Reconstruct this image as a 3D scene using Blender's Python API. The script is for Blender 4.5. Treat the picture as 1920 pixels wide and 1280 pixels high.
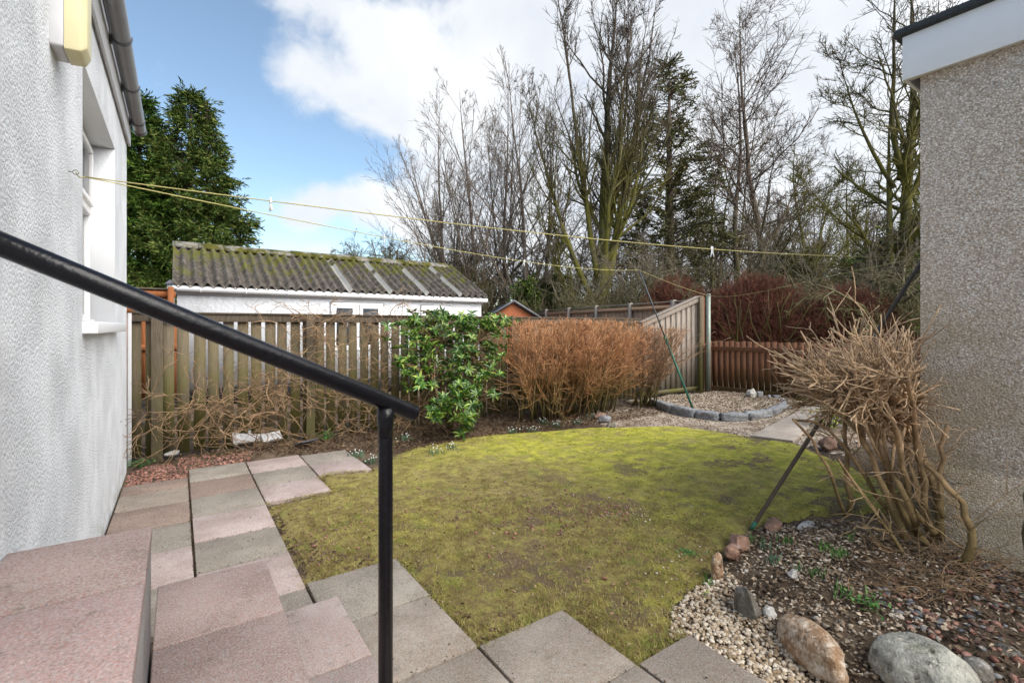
import bpy, bmesh, math, random
import numpy as np
from mathutils import Vector, Matrix, noise as mnoise

for o in list(bpy.data.objects):
    bpy.data.objects.remove(o)
scene = bpy.context.scene
COL = scene.collection
R = math.radians

# ------------------------------------------------------------------ camera
EYE, YAW, F, HOR = 1.63, R(34.6), 907.0, 612.0
cam_d = bpy.data.cameras.new("camera"); cam = bpy.data.objects.new("camera", cam_d)
COL.objects.link(cam); scene.camera = cam
cam.location = (0, 0, EYE); cam.rotation_euler = (R(90), 0, -YAW)
cam_d.sensor_width = 36; cam_d.lens = F / 1920 * 36; cam_d.shift_y = -(640 - HOR) / 1920
cam_d.clip_start = 0.05; cam_d.clip_end = 3000
cam_d.dof.use_dof = True; cam_d.dof.focus_distance = 6.0; cam_d.dof.aperture_fstop = 6.3

# ------------------------------------------------------------------ light
SUN_EL, SUN_AZ = R(46), R(168)          # azimuth clockwise from +Y: sun behind the camera
sun_d = bpy.data.lights.new("sun", 'SUN'); sun = bpy.data.objects.new("sun", sun_d); COL.objects.link(sun)
sun_d.energy = 1.4; sun_d.angle = R(38); sun_d.color = (1.0, 0.95, 0.88)
sv = Vector((math.sin(SUN_AZ) * math.cos(SUN_EL), math.cos(SUN_AZ) * math.cos(SUN_EL), math.sin(SUN_EL)))
sun.rotation_euler = sv.to_track_quat('Z', 'Y').to_euler()

world = bpy.data.worlds.new("World"); scene.world = world; world.use_nodes = True


def px_dir(px, py):
    u, v = (px - 960) / F, (HOR - py) / F
    d = Vector((math.sin(YAW) + u * math.cos(YAW), math.cos(YAW) - u * math.sin(YAW), v))
    return d.normalized()


def build_world():
    nt = world.node_tree; N = nt.nodes; L = nt.links; N.clear()
    out = N.new('ShaderNodeOutputWorld'); bg = N.new('ShaderNodeBackground'); bg.inputs['Strength'].default_value = 0.15
    sky = N.new('ShaderNodeTexSky'); sky.sky_type = 'NISHITA'; sky.sun_disc = False
    sky.sun_elevation = SUN_EL; sky.sun_rotation = SUN_AZ; sky.air_density = 1.0; sky.dust_density = 0.3; sky.ozone_density = 1.5
    tc = N.new('ShaderNodeTexCoord')

    def vm(op, a, b):
        n = N.new('ShaderNodeVectorMath'); n.operation = op
        for i, s in enumerate((a, b)):
            if s is None: continue
            if isinstance(s, (tuple, Vector)): n.inputs[i].default_value = tuple(s)
            else: L.new(s, n.inputs[i])
        return n.outputs['Value'] if op in ('LENGTH', 'DOT_PRODUCT', 'DISTANCE') else n.outputs['Vector']

    def mt(op, a, b=None, c=None, clamp=False):
        n = N.new('ShaderNodeMath'); n.operation = op; n.use_clamp = clamp
        for i, s in enumerate((a, b, c)):
            if s is None: continue
            if isinstance(s, (int, float)): n.inputs[i].default_value = s
            else: L.new(s, n.inputs[i])
        return n.outputs[0]
    d = tc.outputs['Generated']
    # gentle warp of the direction so the cloud banks have uneven edges
    wn = N.new('ShaderNodeTexNoise'); L.new(d, wn.inputs['Vector']); wn.inputs['Scale'].default_value = 5; wn.inputs['Detail'].default_value = 5
    w = vm('SUBTRACT', wn.outputs['Color'], (0.5, 0.5, 0.5))
    sc = N.new('ShaderNodeVectorMath'); sc.operation = 'SCALE'; L.new(w, sc.inputs[0]); sc.inputs['Scale'].default_value = 0.12
    dw = vm('ADD', d, sc.outputs[0])
    field = None
    # cloud banks: direction, half-width, half-height (radians), weight
    banks = [(830, 88, .20, .075, .95), (1050, 135, .16, .12, .85), (690, 215, .10, .045, .85), (860, 240, .11, .05, .7),
             (650, 400, .15, .035, .85), (560, 470, .10, .02, .5), (900, 400, .12, .08, .8), (1020, 330, .18, .18, .8), (1250, 330, .3, .28, .9),
             (1330, 110, .13, .09, .55), (1600, 330, .3, .2, .8), (1600, 160, .2, .1, .25), (590, 8, .10, .03, .55), (570, 145, .045, .03, .5), (1820, -150, .4, .2, .6)]
    for px, py, rx, ry, wt in banks:
        c = px_dir(px, py); rt = Vector((c.y, -c.x, 0)).normalized(); up = rt.cross(c)
        df = vm('SUBTRACT', dw, tuple(c))
        a = mt('DIVIDE', vm('DOT_PRODUCT', df, tuple(rt)), rx); b = mt('DIVIDE', vm('DOT_PRODUCT', df, tuple(up)), ry)
        r2 = mt('ADD', mt('MULTIPLY', a, a), mt('MULTIPLY', b, b))
        g = mt('MULTIPLY', mt('EXPONENT', mt('MULTIPLY', r2, -0.8)), wt)
        # keep only the front half of the sphere
        g = mt('MULTIPLY', g, mt('GREATER_THAN', vm('DOT_PRODUCT', d, tuple(c)), 0.0))
        field = g if field is None else mt('ADD', field, g)
    field = mt('MINIMUM', field, 1.0)
    n2 = N.new('ShaderNodeTexNoise'); L.new(dw, n2.inputs['Vector']); n2.inputs['Scale'].default_value = 7; n2.inputs['Detail'].default_value = 9; n2.inputs['Roughness'].default_value = .58
    f = mt('ADD', field, mt('MULTIPLY', mt('SUBTRACT', n2.outputs['Fac'], 0.5), 1.6))
    mr = N.new('ShaderNodeMapRange'); mr.interpolation_type = 'SMOOTHSTEP'; L.new(f, mr.inputs['Value'])
    mr.inputs['From Min'].default_value = .28; mr.inputs['From Max'].default_value = .86; mr.inputs['To Max'].default_value = .93; mr.inputs['To Min'].default_value = .03
    # cloud brightness: white tops, pale lilac grey bodies
    n3 = N.new('ShaderNodeTexNoise'); L.new(dw, n3.inputs['Vector']); n3.inputs['Scale'].default_value = 4; n3.inputs['Detail'].default_value = 6
    cr = N.new('ShaderNodeValToRGB'); L.new(n3.outputs['Fac'], cr.inputs['Fac'])
    cr.color_ramp.elements[0].position = .35; cr.color_ramp.elements[0].color = (2.55, 2.7, 2.95, 1)
    cr.color_ramp.elements[1].position = .62; cr.color_ramp.elements[1].color = (3.3, 3.35, 3.4, 1)
    skyc = N.new('ShaderNodeMix'); skyc.data_type = 'RGBA'; skyc.blend_type = 'MULTIPLY'; skyc.inputs['Factor'].default_value = 1
    L.new(sky.outputs['Color'], skyc.inputs['A']); skyc.inputs['B'].default_value = (.70, .71, .66, 1)
    # unseen bright cloud sheet, added behind the camera on the sunward side as soft fill light
    fw = mt('MULTIPLY', vm('DOT_PRODUCT', d, (.5, -.85, .2)), 1.0)
    t = N.new('ShaderNodeMapRange'); t.interpolation_type = 'SMOOTHSTEP'; L.new(fw, t.inputs['Value']); t.inputs['From Min'].default_value = .25; t.inputs['From Max'].default_value = .75
    cb = N.new('ShaderNodeMix'); cb.data_type = 'RGBA'; L.new(t.outputs['Result'], cb.inputs['Factor']); L.new(cr.outputs['Color'], cb.inputs['A']); cb.inputs['B'].default_value = (12.5, 12.4, 12.3, 1)
    cov = mt('MAXIMUM', mr.outputs['Result'], t.outputs['Result'])
    mx = N.new('ShaderNodeMix'); mx.data_type = 'RGBA'
    L.new(cov, mx.inputs['Factor']); L.new(skyc.outputs['Result'], mx.inputs['A']); L.new(cb.outputs['Result'], mx.inputs['B'])
    L.new(mx.outputs['Result'], bg.inputs['Color']); L.new(bg.outputs[0], out.inputs['Surface'])


build_world()
scene.view_settings.view_transform = 'Standard'; scene.view_settings.look = 'None'
scene.view_settings.exposure = 1.1; scene.view_settings.gamma = 1.0
scene.cycles.max_bounces = 6; scene.cycles.diffuse_bounces = 3; scene.cycles.transparent_max_bounces = 6

# ------------------------------------------------------------------ helpers


def G(px, py, h=0.0):
    """the point of the garden seen at that place of the photograph, at height h"""
    z = F * (EYE - h) / (py - HOR); u = (px - 960) * z / F
    return (z * math.sin(YAW) + u * math.cos(YAW), z * math.cos(YAW) - u * math.sin(YAW))


def AT(px, py, z):
    """point at distance z in front of the camera"""
    u = (px - 960) * z / F
    return np.array((z * math.sin(YAW) + u * math.cos(YAW), z * math.cos(YAW) - u * math.sin(YAW), EYE + (HOR - py) / F * z))


def ATY(px, py, Y):
    a = math.atan((px - 960) / F) + YAW
    x = math.tan(a) * Y
    z = x * math.sin(YAW) + Y * math.cos(YAW)
    return np.array((x, Y, EYE + (HOR - py) / F * z))


def np_mesh(name, V, faces, smooth=False):
    me = bpy.data.meshes.new(name)
    V = np.asarray(V, dtype=np.float32)
    me.vertices.add(len(V)); me.vertices.foreach_set("co", V.ravel())
    faces = [np.asarray(f, dtype=np.int32) for f in faces if len(f)]
    nl = sum(f.size for f in faces); npoly = sum(len(f) for f in faces)
    me.loops.add(nl); me.polygons.add(npoly)
    me.loops.foreach_set("vertex_index", np.concatenate([f.ravel() for f in faces]))
    tot = np.concatenate([np.full(len(f), f.shape[1], dtype=np.int32) for f in faces])
    start = np.concatenate([[0], np.cumsum(tot)[:-1]]).astype(np.int32)
    me.polygons.foreach_set("loop_start", start); me.polygons.foreach_set("loop_total", tot)
    if smooth: me.polygons.foreach_set("use_smooth", np.ones(npoly, dtype=bool))
    me.update(calc_edges=True); me.validate()
    return me


def unit(a):
    return a / (np.linalg.norm(a, axis=-1, keepdims=True) + 1e-9)


class MB:
    def __init__(self): self.V = []; self.F = {3: [], 4: []}; self.n = 0; self.ng = []

    def add(self, V, *faces):
        V = np.asarray(V, dtype=np.float64).reshape(-1, 3)
        for f in faces:
            if len(f) == 0: continue
            f = np.asarray(f)
            if f.shape[1] in (3, 4): self.F[f.shape[1]].append(f + self.n)
            else: self.ng.append(f + self.n)
        self.V.append(V); self.n += len(V); return self

    def box(self, lo, hi, M=None):
        x0, y0, z0 = lo; x1, y1, z1 = hi
        V = np.array([(x0, y0, z0), (x1, y0, z0), (x1, y1, z0), (x0, y1, z0), (x0, y0, z1), (x1, y0, z1), (x1, y1, z1), (x0, y1, z1)], float)
        if M is not None: V = np.array([tuple(M @ Vector(v)) for v in V])
        return self.add(V, [(0, 3, 2, 1), (4, 5, 6, 7), (0, 1, 5, 4), (1, 2, 6, 5), (2, 3, 7, 6), (3, 0, 4, 7)])

    def prism(self, poly, axis, a, b):
        """polygon (2-D) extruded along an axis from a to b; poly anticlockwise"""
        n = len(poly); P = np.array(poly, float)
        def lay(t):
            c = np.full((n, 1), t)
            if axis == 'x': return np.hstack([c, P])
            if axis == 'y': return np.hstack([P[:, :1], c, P[:, 1:]])
            return np.hstack([P, c])
        V = np.vstack([lay(a), lay(b)])
        side = [(i, (i + 1) % n, n + (i + 1) % n, n + i) for i in range(n)]
        self.add(V, side, [tuple(range(n - 1, -1, -1))], [tuple(range(n, 2 * n))]); return self

    def tubes(self, P, Rd, s=4, cap=True):
        P = np.asarray(P, float); Rd = np.asarray(Rd, float)
        if P.ndim == 2: P = P[None]; Rd = np.broadcast_to(Rd, P.shape[:2]) if Rd.ndim < 2 else Rd
        k, n, _ = P.shape
        if k == 0: return self
        T = np.empty_like(P); T[:, 1:-1] = P[:, 2:] - P[:, :-2]; T[:, 0] = P[:, 1] - P[:, 0]; T[:, -1] = P[:, -1] - P[:, -2]
        T = unit(T); m = unit(P[:, -1] - P[:, 0])
        ref = np.where(np.abs(m[:, 2:3]) > .8, np.array([[1., 0, 0]]), np.array([[0, 0, 1.]]))
        A = unit(np.cross(T, ref[:, None, :])); B = np.cross(T, A)
        an = np.linspace(0, 2 * math.pi, s, endpoint=False)
        V = P[:, :, None, :] + Rd[:, :, None, None] * (np.cos(an)[None, None, :, None] * A[:, :, None, :] + np.sin(an)[None, None, :, None] * B[:, :, None, :])
        idx = np.arange(k * n * s).reshape(k, n, s)
        a = idx[:, :-1]; b = idx[:, 1:]
        q = np.stack([a, np.roll(a, -1, 2), np.roll(b, -1, 2), b], -1).reshape(-1, 4)
        fs = [q]
        if cap:
            if s == 3: fs.append(idx[:, -1, :].reshape(-1, 3))
            elif s == 4: fs.append(idx[:, -1, :].reshape(-1, 4))
            else:
                fs.append(idx[:, -1, :]); fs.append(idx[:, 0, ::-1])
        self.add(V.reshape(-1, 3), *fs); return self

    def leaves(self, pos, d, nrm, ln, wd, bend=0.0):
        """pointed leaves: base, two sides, tip (bent down by bend)"""
        d = unit(np.asarray(d, float)); s = unit(np.cross(d, nrm)); n = np.cross(s, d)
        ln = np.asarray(ln)[:, None]; wd = np.asarray(wd)[:, None]
        m = pos + d * ln * .5 + n * ln * bend * .35
        V = np.stack([pos, m + s * wd * .5, pos + d * ln - n * ln * bend * .2, m - s * wd * .5], 1).reshape(-1, 3)
        q = np.arange(len(pos) * 4).reshape(-1, 4)
        self.add(V, q[:, [0, 1, 2]], q[:, [0, 2, 3]]); return self

    def build(self, name, mat, parent=None, smooth=False, bevel=0):
        me = np_mesh(name, np.vstack(self.V) if self.V else np.zeros((0, 3)),
                     [f for l in self.F.values() for f in l] + self.ng, smooth)
        if mat: me.materials.append(mat)
        o = bpy.data.objects.new(name, me); COL.objects.link(o)
        if parent is not None:
            o.parent = parent
            me.transform(Matrix.Translation(-Vector(parent.location)))
        if bevel:
            b = o.modifiers.new("bevel", 'BEVEL'); b.width = bevel; b.segments = 2; b.limit_method = 'ANGLE'
        return o


def tag(o, label, cat, group=None, kind=None):
    o['label'] = label; o['category'] = cat; o['kind'] = 'thing'
    if group: o['group'] = group
    if kind: o['kind'] = kind
    return o


def root(name, loc, label, cat, group=None):
    o = bpy.data.objects.new(name, None); COL.objects.link(o); o.location = loc; o.empty_display_size = .1
    return tag(o, label, cat, group)


def struct(o):
    o['kind'] = 'structure'; return o


rs = np.random.RandomState

# ------------------------------------------------------------------ materials


class NT:
    def __init__(self, name):
        self.m = bpy.data.materials.new(name); self.m.use_nodes = True
        self.nt = self.m.node_tree; self.N = self.nt.nodes; self.L = self.nt.links
        self.b = self.N['Principled BSDF']; self.b.inputs['Roughness'].default_value = .8
        self.b.inputs['Specular IOR Level'].default_value = .25
        self.geo = self.N.new('ShaderNodeNewGeometry'); self.pos = self.geo.outputs['Position']; self.rnd = self.geo.outputs['Random Per Island']

    def put(self, s, v):
        if isinstance(v, (int, float)): s.default_value = v
        elif isinstance(v, tuple): s.default_value = v if len(v) != 3 or s.type != 'RGBA' else v + (1,)
        else: self.L.new(v, s)

    def scale(self, v):
        n = self.N.new('ShaderNodeVectorMath'); n.operation = 'MULTIPLY'; self.L.new(self.pos, n.inputs[0]); n.inputs[1].default_value = v; return n.outputs[0]

    def noise(self, s, d=4, r=.55, vec=None, out='Fac'):
        n = self.N.new('ShaderNodeTexNoise'); n.inputs['Scale'].default_value = s; n.inputs['Detail'].default_value = d; n.inputs['Roughness'].default_value = r
        self.L.new(vec if vec is not None else self.pos, n.inputs['Vector']); return n.outputs[out]

    def vor(self, s, feat='F1', out='Distance', vec=None, rand=1):
        n = self.N.new('ShaderNodeTexVoronoi'); n.feature = feat; n.inputs['Scale'].default_value = s; n.inputs['Randomness'].default_value = rand
        self.L.new(vec if vec is not None else self.pos, n.inputs['Vector']); return n.outputs[out]

    def ramp(self, f, *st):
        n = self.N.new('ShaderNodeValToRGB'); self.put(n.inputs['Fac'], f); e = n.color_ramp.elements
        while len(e) < len(st): e.new(.5)
        for i, (p, c) in enumerate(st): e[i].position = p; e[i].color = (c + (1,)) if len(c) == 3 else c
        return n.outputs['Color']

    def rng(self, f, a, b, c=0., d=1., smooth=True):
        n = self.N.new('ShaderNodeMapRange'); self.put(n.inputs['Value'], f)
        if smooth: n.interpolation_type = 'SMOOTHSTEP'
        for k, v in zip(('From Min', 'From Max', 'To Min', 'To Max'), (a, b, c, d)): n.inputs[k].default_value = v
        return n.outputs['Result']

    def mix(self, f, a, b, t='MIX'):
        n = self.N.new('ShaderNodeMix'); n.data_type = 'RGBA'; n.blend_type = t
        self.put(n.inputs['Factor'], f); self.put(n.inputs['A'], a); self.put(n.inputs['B'], b); return n.outputs['Result']

    def math(self, op, a, b=None, clamp=False):
        n = self.N.new('ShaderNodeMath'); n.operation = op; n.use_clamp = clamp; self.put(n.inputs[0], a)
        if b is not None: self.put(n.inputs[1], b)
        return n.outputs[0]

    def z(self):
        n = self.N.new('ShaderNodeSeparateXYZ'); self.L.new(self.pos, n.inputs[0]); return n.outputs

    def bump(self, h, dist, st=1.0):
        n = self.N.new('ShaderNodeBump'); n.inputs['Distance'].default_value = dist; n.inputs['Strength'].default_value = st
        self.L.new(h, n.inputs['Height']); self.L.new(n.outputs['Normal'], self.b.inputs['Normal']); return self

    def col(self, c): self.put(self.b.inputs['Base Color'], c); return self
    def rough(self, r): self.put(self.b.inputs['Roughness'], r); return self


def simple(name, c, var=.25, s=8, rough=.6, bump=0, bs=80, metal=0):
    n = NT(name); d = tuple(x * (1 - var) for x in c); n.col(n.mix(n.noise(s, 6), d, tuple(min(1, x * (1 + var)) for x in c))); n.rough(rough)
    n.b.inputs['Metallic'].default_value = metal
    if bump: n.bump(n.noise(bs, 4), bump)
    return n.m


def m_roughcast():
    n = NT('white_roughcast')
    a = n.vor(75, 'SMOOTH_F1'); b = n.noise(190, 5, .65)
    h = n.math('MULTIPLY', n.math('ADD', n.math('MULTIPLY', a, -1.0), n.math('MULTIPLY', b, .9)), n.rng(n.noise(2.3, 4, .6), .3, .7, .55, 1.25))
    c = n.mix(n.rng(n.noise(.9, 5), .35, .7), (.84, .865, .90), (.90, .92, .95))
    dirt = n.rng(n.noise(28, 6, .7), .60, .76, 0, .25)
    c = n.mix(dirt, c, (.40, .39, .37))
    Z = n.z(); run = n.math('MULTIPLY', n.rng(n.noise(6, 5, .7, n.scale((1, 5, .25))), .54, .74), n.rng(Z[2], 3.2, .1, .05, .2)); c = n.mix(run, c, (.50, .50, .46))
    low = n.math('MULTIPLY', n.rng(Z[2], .38, .0), n.rng(n.noise(7, 5, .7), .40, .62)); c = n.mix(n.math('MULTIPLY', low, .5), c, (.36, .36, .28))
    n.col(c).rough(.9).bump(h, .015, 1.0); return n.m


def m_pebbledash():
    n = NT('grey_pebbledash')
    vec = n.scale((1, 1, 1.25))
    a = n.vor(92, 'F1', 'Distance', vec); ci = n.vor(92, 'F1', 'Color', vec)
    sp = n.N.new('ShaderNodeSeparateColor'); n.L.new(ci, sp.inputs[0])
    c = n.ramp(sp.outputs[0], (0, (.42, .33, .24)), (.35, (.62, .52, .41)), (.7, (.78, .68, .57)), (1, (.92, .86, .78)))
    c = n.mix(n.rng(a, .45, .8, 0, .5), c, (.20, .18, .16))
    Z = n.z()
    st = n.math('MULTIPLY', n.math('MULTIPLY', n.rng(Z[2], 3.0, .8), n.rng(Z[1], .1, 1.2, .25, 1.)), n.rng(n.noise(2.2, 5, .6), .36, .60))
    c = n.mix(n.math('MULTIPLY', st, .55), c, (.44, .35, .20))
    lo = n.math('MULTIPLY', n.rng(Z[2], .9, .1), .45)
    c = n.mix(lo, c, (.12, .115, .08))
    h = n.math('ADD', n.math('MULTIPLY', a, -1.0), n.math('MULTIPLY', n.noise(120, 4), .5))
    n.col(c).rough(.85).bump(h, .009, 1.0); return n.m


def m_slab(name, c, c2, spk=.35):
    n = NT(name)
    oi = n.N.new('ShaderNodeObjectInfo').outputs['Random']; base = n.mix(n.rng(n.noise(2.6, 6, .6), .34, .66), tuple(x * .8 for x in c), c2); base = n.mix(n.math('MULTIPLY', oi, .35), base, tuple(x * .7 for x in c))
    base = n.mix(n.rng(n.noise(6.5, 7, .75), .52, .66, 0, .45), base, (.15, .135, .105))
    s1 = n.noise(130, 5, .8)
    base = n.mix(n.rng(s1, .50, .66, 0, spk + .1), base, tuple(min(1, x * 1.7 + .12) for x in c))
    base = n.mix(n.rng(s1, .49, .36, 0, .65), base, tuple(x * .38 for x in c))
    ag = n.vor(190, 'F1', 'Color'); sp = n.N.new('ShaderNodeSeparateColor'); n.L.new(ag, sp.inputs[0])
    base = n.mix(n.rng(sp.outputs[0], .62, .8, 0, .4), base, tuple(x * .2 + .33 for x in c)); base = n.mix(n.rng(sp.outputs[1], .66, .85, 0, .4), base, (c[0] * 1.05, c[1] * .72, c[2] * .66))
    blot = n.rng(n.noise(13, 5, .7), .60, .72, 0, .55)
    base = n.mix(blot, base, tuple(x * .42 for x in c2))
    lich = n.rng(n.noise(5, 7, .7), .60, .75, 0, .4); base = n.mix(lich, base, (.20, .20, .15))
    dots = n.math('MULTIPLY', n.rng(n.vor(26), .13, .06), n.rng(n.noise(3.1, 2), .5, .62)); base = n.mix(n.math('MULTIPLY', dots, .6), base, (.07, .06, .055))
    n.col(base).rough(.9); n.bump(n.math('ADD', s1, n.math('MULTIPLY', n.noise(30, 4), .6)), .004, .9); return n.m


def m_wood(name, c, c2, algae=(.09, .10, .02), amt=.7, z0=.3, z1=1.5, grey=(.2, .18, .15)):
    n = NT(name)
    g = n.noise(9, 5, .65, n.scale((14, 14, .55)))
    base = n.mix(n.rng(g, .32, .68), c, c2)
    base = n.mix(n.math('MULTIPLY', n.rnd, .45), base, grey)
    Z = n.z()
    al = n.math('MULTIPLY', n.rng(Z[2], z1, z0), n.rng(n.noise(3.2, 5, .65), .3, .6))
    al = n.math('MULTIPLY', al, amt)
    base = n.mix(al, base, algae)
    dk = n.rng(n.noise(26, 5, .6, n.scale((1, 1, .28))), .60, .74, 0, .55); base = n.mix(dk, base, (.03, .025, .02))
    n.col(base).rough(.85).bump(g, .006, .8); return n.m


def m_bark(name, top, low, z0, z1, twig=None):
    n = NT(name); Z = n.z()
    base = n.mix(n.rng(n.noise(9, 5, .6), .35, .65), tuple(x * .6 for x in top), tuple(x * 1.35 for x in top))
    f = n.math('MULTIPLY', n.rng(Z[2], z1, z0), n.rng(n.noise(1.6, 5, .65), .28, .55))
    base = n.mix(f, base, n.mix(n.noise(20, 4), tuple(x * .55 for x in low), low))
    base = n.mix(n.rng(n.rnd, .0, 1., 0, .6, False), base, n.mix(.5, base, (.02, .015, .01))); base = n.mix(n.rng(n.noise(55, 4, .7), .56, .7, 0, .5), base, tuple(x * .45 for x in top))
    n.col(base).rough(.9).bump(n.noise(30, 5, .6, n.scale((1, 1, .3))), .02, .6); return n.m


def translucent(n, c, f):
    t = n.N.new('ShaderNodeBsdfTranslucent'); n.L.new(c, t.inputs['Color']); m = n.N.new('ShaderNodeMixShader'); m.inputs['Fac'].default_value = f
    o = n.N['Material Output']; n.L.new(n.b.outputs[0], m.inputs[1]); n.L.new(t.outputs[0], m.inputs[2]); n.L.new(m.outputs[0], o.inputs['Surface'])


def m_leaf(name, cols, rough=.55, trans=.0, spec=.3):
    n = NT(name); k = len(cols)
    c = n.ramp(n.rnd, *[((i + .5) / k, cc) for i, cc in enumerate(cols)])
    c = n.mix(n.rng(n.noise(1.3, 4), .4, .65, 0, .5), c, tuple(x * .6 for x in cols[0]))
    n.col(c).rough(rough); n.b.inputs['Specular IOR Level'].default_value = spec
    if trans: translucent(n, c, trans)
    return n.m


def m_stone(name, c, c2, c3=None, s=6, moss=0):
    n = NT(name); mid = n.noise(s * 4, 6, .75)
    base = n.mix(n.rng(n.noise(s, 6, .65), .38, .6), c, c2)
    if c3: base = n.mix(n.rng(n.noise(s * 1.7, 6, .7), .56, .66, 0, .85), base, c3)
    base = n.mix(n.rng(n.noise(60, 3, .7), .58, .72, 0, .5), base, tuple(x * .4 for x in c2))
    base = n.mix(n.rng(mid, .54, .64, 0, .6), base, tuple(x * .5 for x in c2)); base = n.mix(n.rng(mid, .46, .36, 0, .4), base, tuple(min(1, x * 1.5) for x in c))
    if moss: base = n.mix(n.rng(n.noise(5, 5), .55, .7, 0, moss), base, (.10, .11, .02))
    n.col(base).rough(.85); n.bump(n.math('ADD', n.noise(s * 3, 6), n.math('MULTIPLY', n.noise(90, 4), .3)), .025, .8); return n.m


M = {}
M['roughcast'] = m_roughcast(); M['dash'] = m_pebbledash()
M['upvc'] = simple('white_plastic', (.84, .83, .82), .05, 5, .35)
M['upvc_old'] = simple('weathered_white_plastic', (.60, .60, .61), .12, 9, .4)
M['cream'] = simple('yellowed_plastic', (.66, .60, .36), .12, 6, .4)
M['gutter'] = simple('grey_plastic_gutter', (.20, .20, .215), .18, 7, .32)
M['gutter_dark'] = simple('dark_gutter_bracket', (.07, .075, .085), .1, 7, .35)
M['paint_white'] = simple('smooth_white_paint', (.70, .71, .73), .05, 4, .6, .002, 60)
M['glass'] = NT('window_glass').col((.05, .06, .07)).rough(.06).m
M['glass'].node_tree.nodes['Principled BSDF'].inputs['Specular IOR Level'].default_value = .8
M['glass_frost'] = simple('pale_window_glass', (.42, .45, .48), .1, 3, .15)
M['black_paint'] = simple('black_gloss_paint', (.006, .006, .008), .3, 20, .24, .0015, 60)
M['black_paint'].node_tree.nodes['Principled BSDF'].inputs['Specular IOR Level'].default_value = .25
M['slab_grey'] = m_slab('grey_slab', (.235, .21, .17), (.32, .285, .235))
M['slab_pink'] = m_slab('pink_slab', (.37, .295, .265), (.43, .36, .335))
M['slab_brown'] = m_slab('brown_pink_slab', (.22, .155, .12), (.30, .225, .18))
M['slab_beige'] = m_slab('beige_slab', (.27, .225, .175), (.345, .30, .25), .2)
M['step_pink'] = m_slab('pink_step_slab', (.42, .30, .275), (.47, .36, .335))
M['step_brown'] = m_slab('dusty_pink_step_slab', (.30, .22, .195), (.37, .285, .255))
M['concrete'] = m_slab('pale_concrete', (.42, .36, .29), (.50, .44, .37), .1)
M['cement'] = m_slab('cement_render', (.22, .205, .18), (.3, .28, .25), .1)
M['fence_old'] = m_wood('weathered_fence_wood', (.085, .065, .04), (.17, .13, .085), (.105, .10, .018), .85, .2, 2.0, (.14, .12, .09))
M['fence_grey'] = m_wood('silvered_fence_wood', (.17, .14, .11), (.31, .26, .215), (.13, .12, .06), .6, .0, 1.1, (.26, .23, .21))
M['fence_tan'] = m_wood('tan_fence_wood', (.34, .19, .105), (.5, .3, .18), (.13, .12, .06), .3, .0, 1.1, (.28, .2, .15))
M['fence_red'] = m_wood('red_brown_fence_wood', (.12, .055, .03), (.22, .10, .052), (.07, .065, .02), .7, .1, .8, (.16, .08, .045))
M['fence_orange'] = m_wood('orange_fence_wood', (.20, .065, .02), (.30, .10, .035), (.09, .05, .02), .3, .1, .8, (.22, .09, .04))
M['post_wood'] = m_wood('old_post_wood', (.06, .045, .032), (.14, .11, .08), (.10, .10, .025), .6, .1, 1.8, (.11, .09, .07))
M['galv'] = simple('galvanised_steel', (.22, .25, .21), .3, 12, .45, .001, 50, .3)
M['green_metal'] = simple('green_coated_metal', (.03, .13, .085), .3, 12, .45)
M['pole_brown'] = m_wood('brown_pole', (.07, .05, .038), (.13, .095, .075), (.1, .1, .03), .0)
M['rope'] = simple('yellow_rope', (.42, .37, .15), .2, 40, .8, .001, 300)
M['peg'] = simple('white_peg', (.72, .74, .74), .1, 40, .5)
M['twig_tan'] = m_bark('tan_twig_bark', (.25, .155, .085), (.13, .115, .035), .0, 1.2)
M['twig_orange'] = m_bark('orange_twig_bark', (.50, .25, .12), (.22, .18, .05), .0, 1.2)
M['twig_pale'] = m_bark('pale_brown_twig_bark', (.40, .25, .155), (.19, .155, .055), .0, .9)
M['twig_purple'] = m_leaf('red_brown_twigs', [(.12, .045, .03), (.18, .075, .048), (.24, .105, .07), (.09, .045, .032)], .8, 0, .1)
M['vine'] = m_bark('dead_vine', (.33, .215, .125), (.17, .13, .06), -.5, .5)
M['bark_moss'] = m_bark('mossy_bark', (.085, .068, .052), (.165, .155, .028), 6, 15)
M['bark_birch'] = m_bark('grey_bark', (.17, .135, .108), (.18, .15, .08), 1, 6)
M['bark_far'] = m_bark('brown_bark', (.12, .09, .07), (.14, .13, .035), 3, 9)
M['leaf_dark'] = m_leaf('dark_cypress_leaf', [(.04, .075, .018), (.07, .12, .024), (.12, .175, .034), (.20, .22, .06)], .7, 0, .1)
M['leaf_pine'] = m_leaf('pine_needles', [(.11, .12, .045), (.17, .165, .07), (.23, .20, .10)], .7, 0, .1)
M['leaf_gloss'] = m_leaf('glossy_evergreen_leaf', [(.03, .09, .014), (.055, .15, .02), (.11, .23, .03), (.30, .40, .07)], .33, 0, .5)
M['leaf_shoot'] = m_leaf('green_shoot', [(.05, .14, .04), (.09, .20, .045), (.13, .27, .06)], .5)
M['leaf_blue'] = m_leaf('blue_green_leaf', [(.05, .12, .075), (.075, .16, .09), (.10, .19, .10)], .5)
M['leaf_yellow'] = m_leaf('yellow_green_leaf', [(.30, .36, .03), (.42, .45, .04), (.22, .30, .03)], .5)
M['leaf_dead'] = m_leaf('dead_leaf', [(.07, .04, .022), (.13, .075, .04), (.20, .13, .075), (.27, .19, .12)], .8)
M['bark_chip'] = m_leaf('pale_litter', [(.12, .08, .05), (.24, .17, .11), (.38, .29, .20), (.50, .42, .32)], .8)
M['flower'] = simple('white_petal', (.8, .8, .78), .05, 5, .6)
M['pebble_tan'] = m_leaf('tan_pebble', [(.25, .18, .11), (.40, .31, .21), (.55, .46, .35), (.63, .56, .46)], .7)
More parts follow.
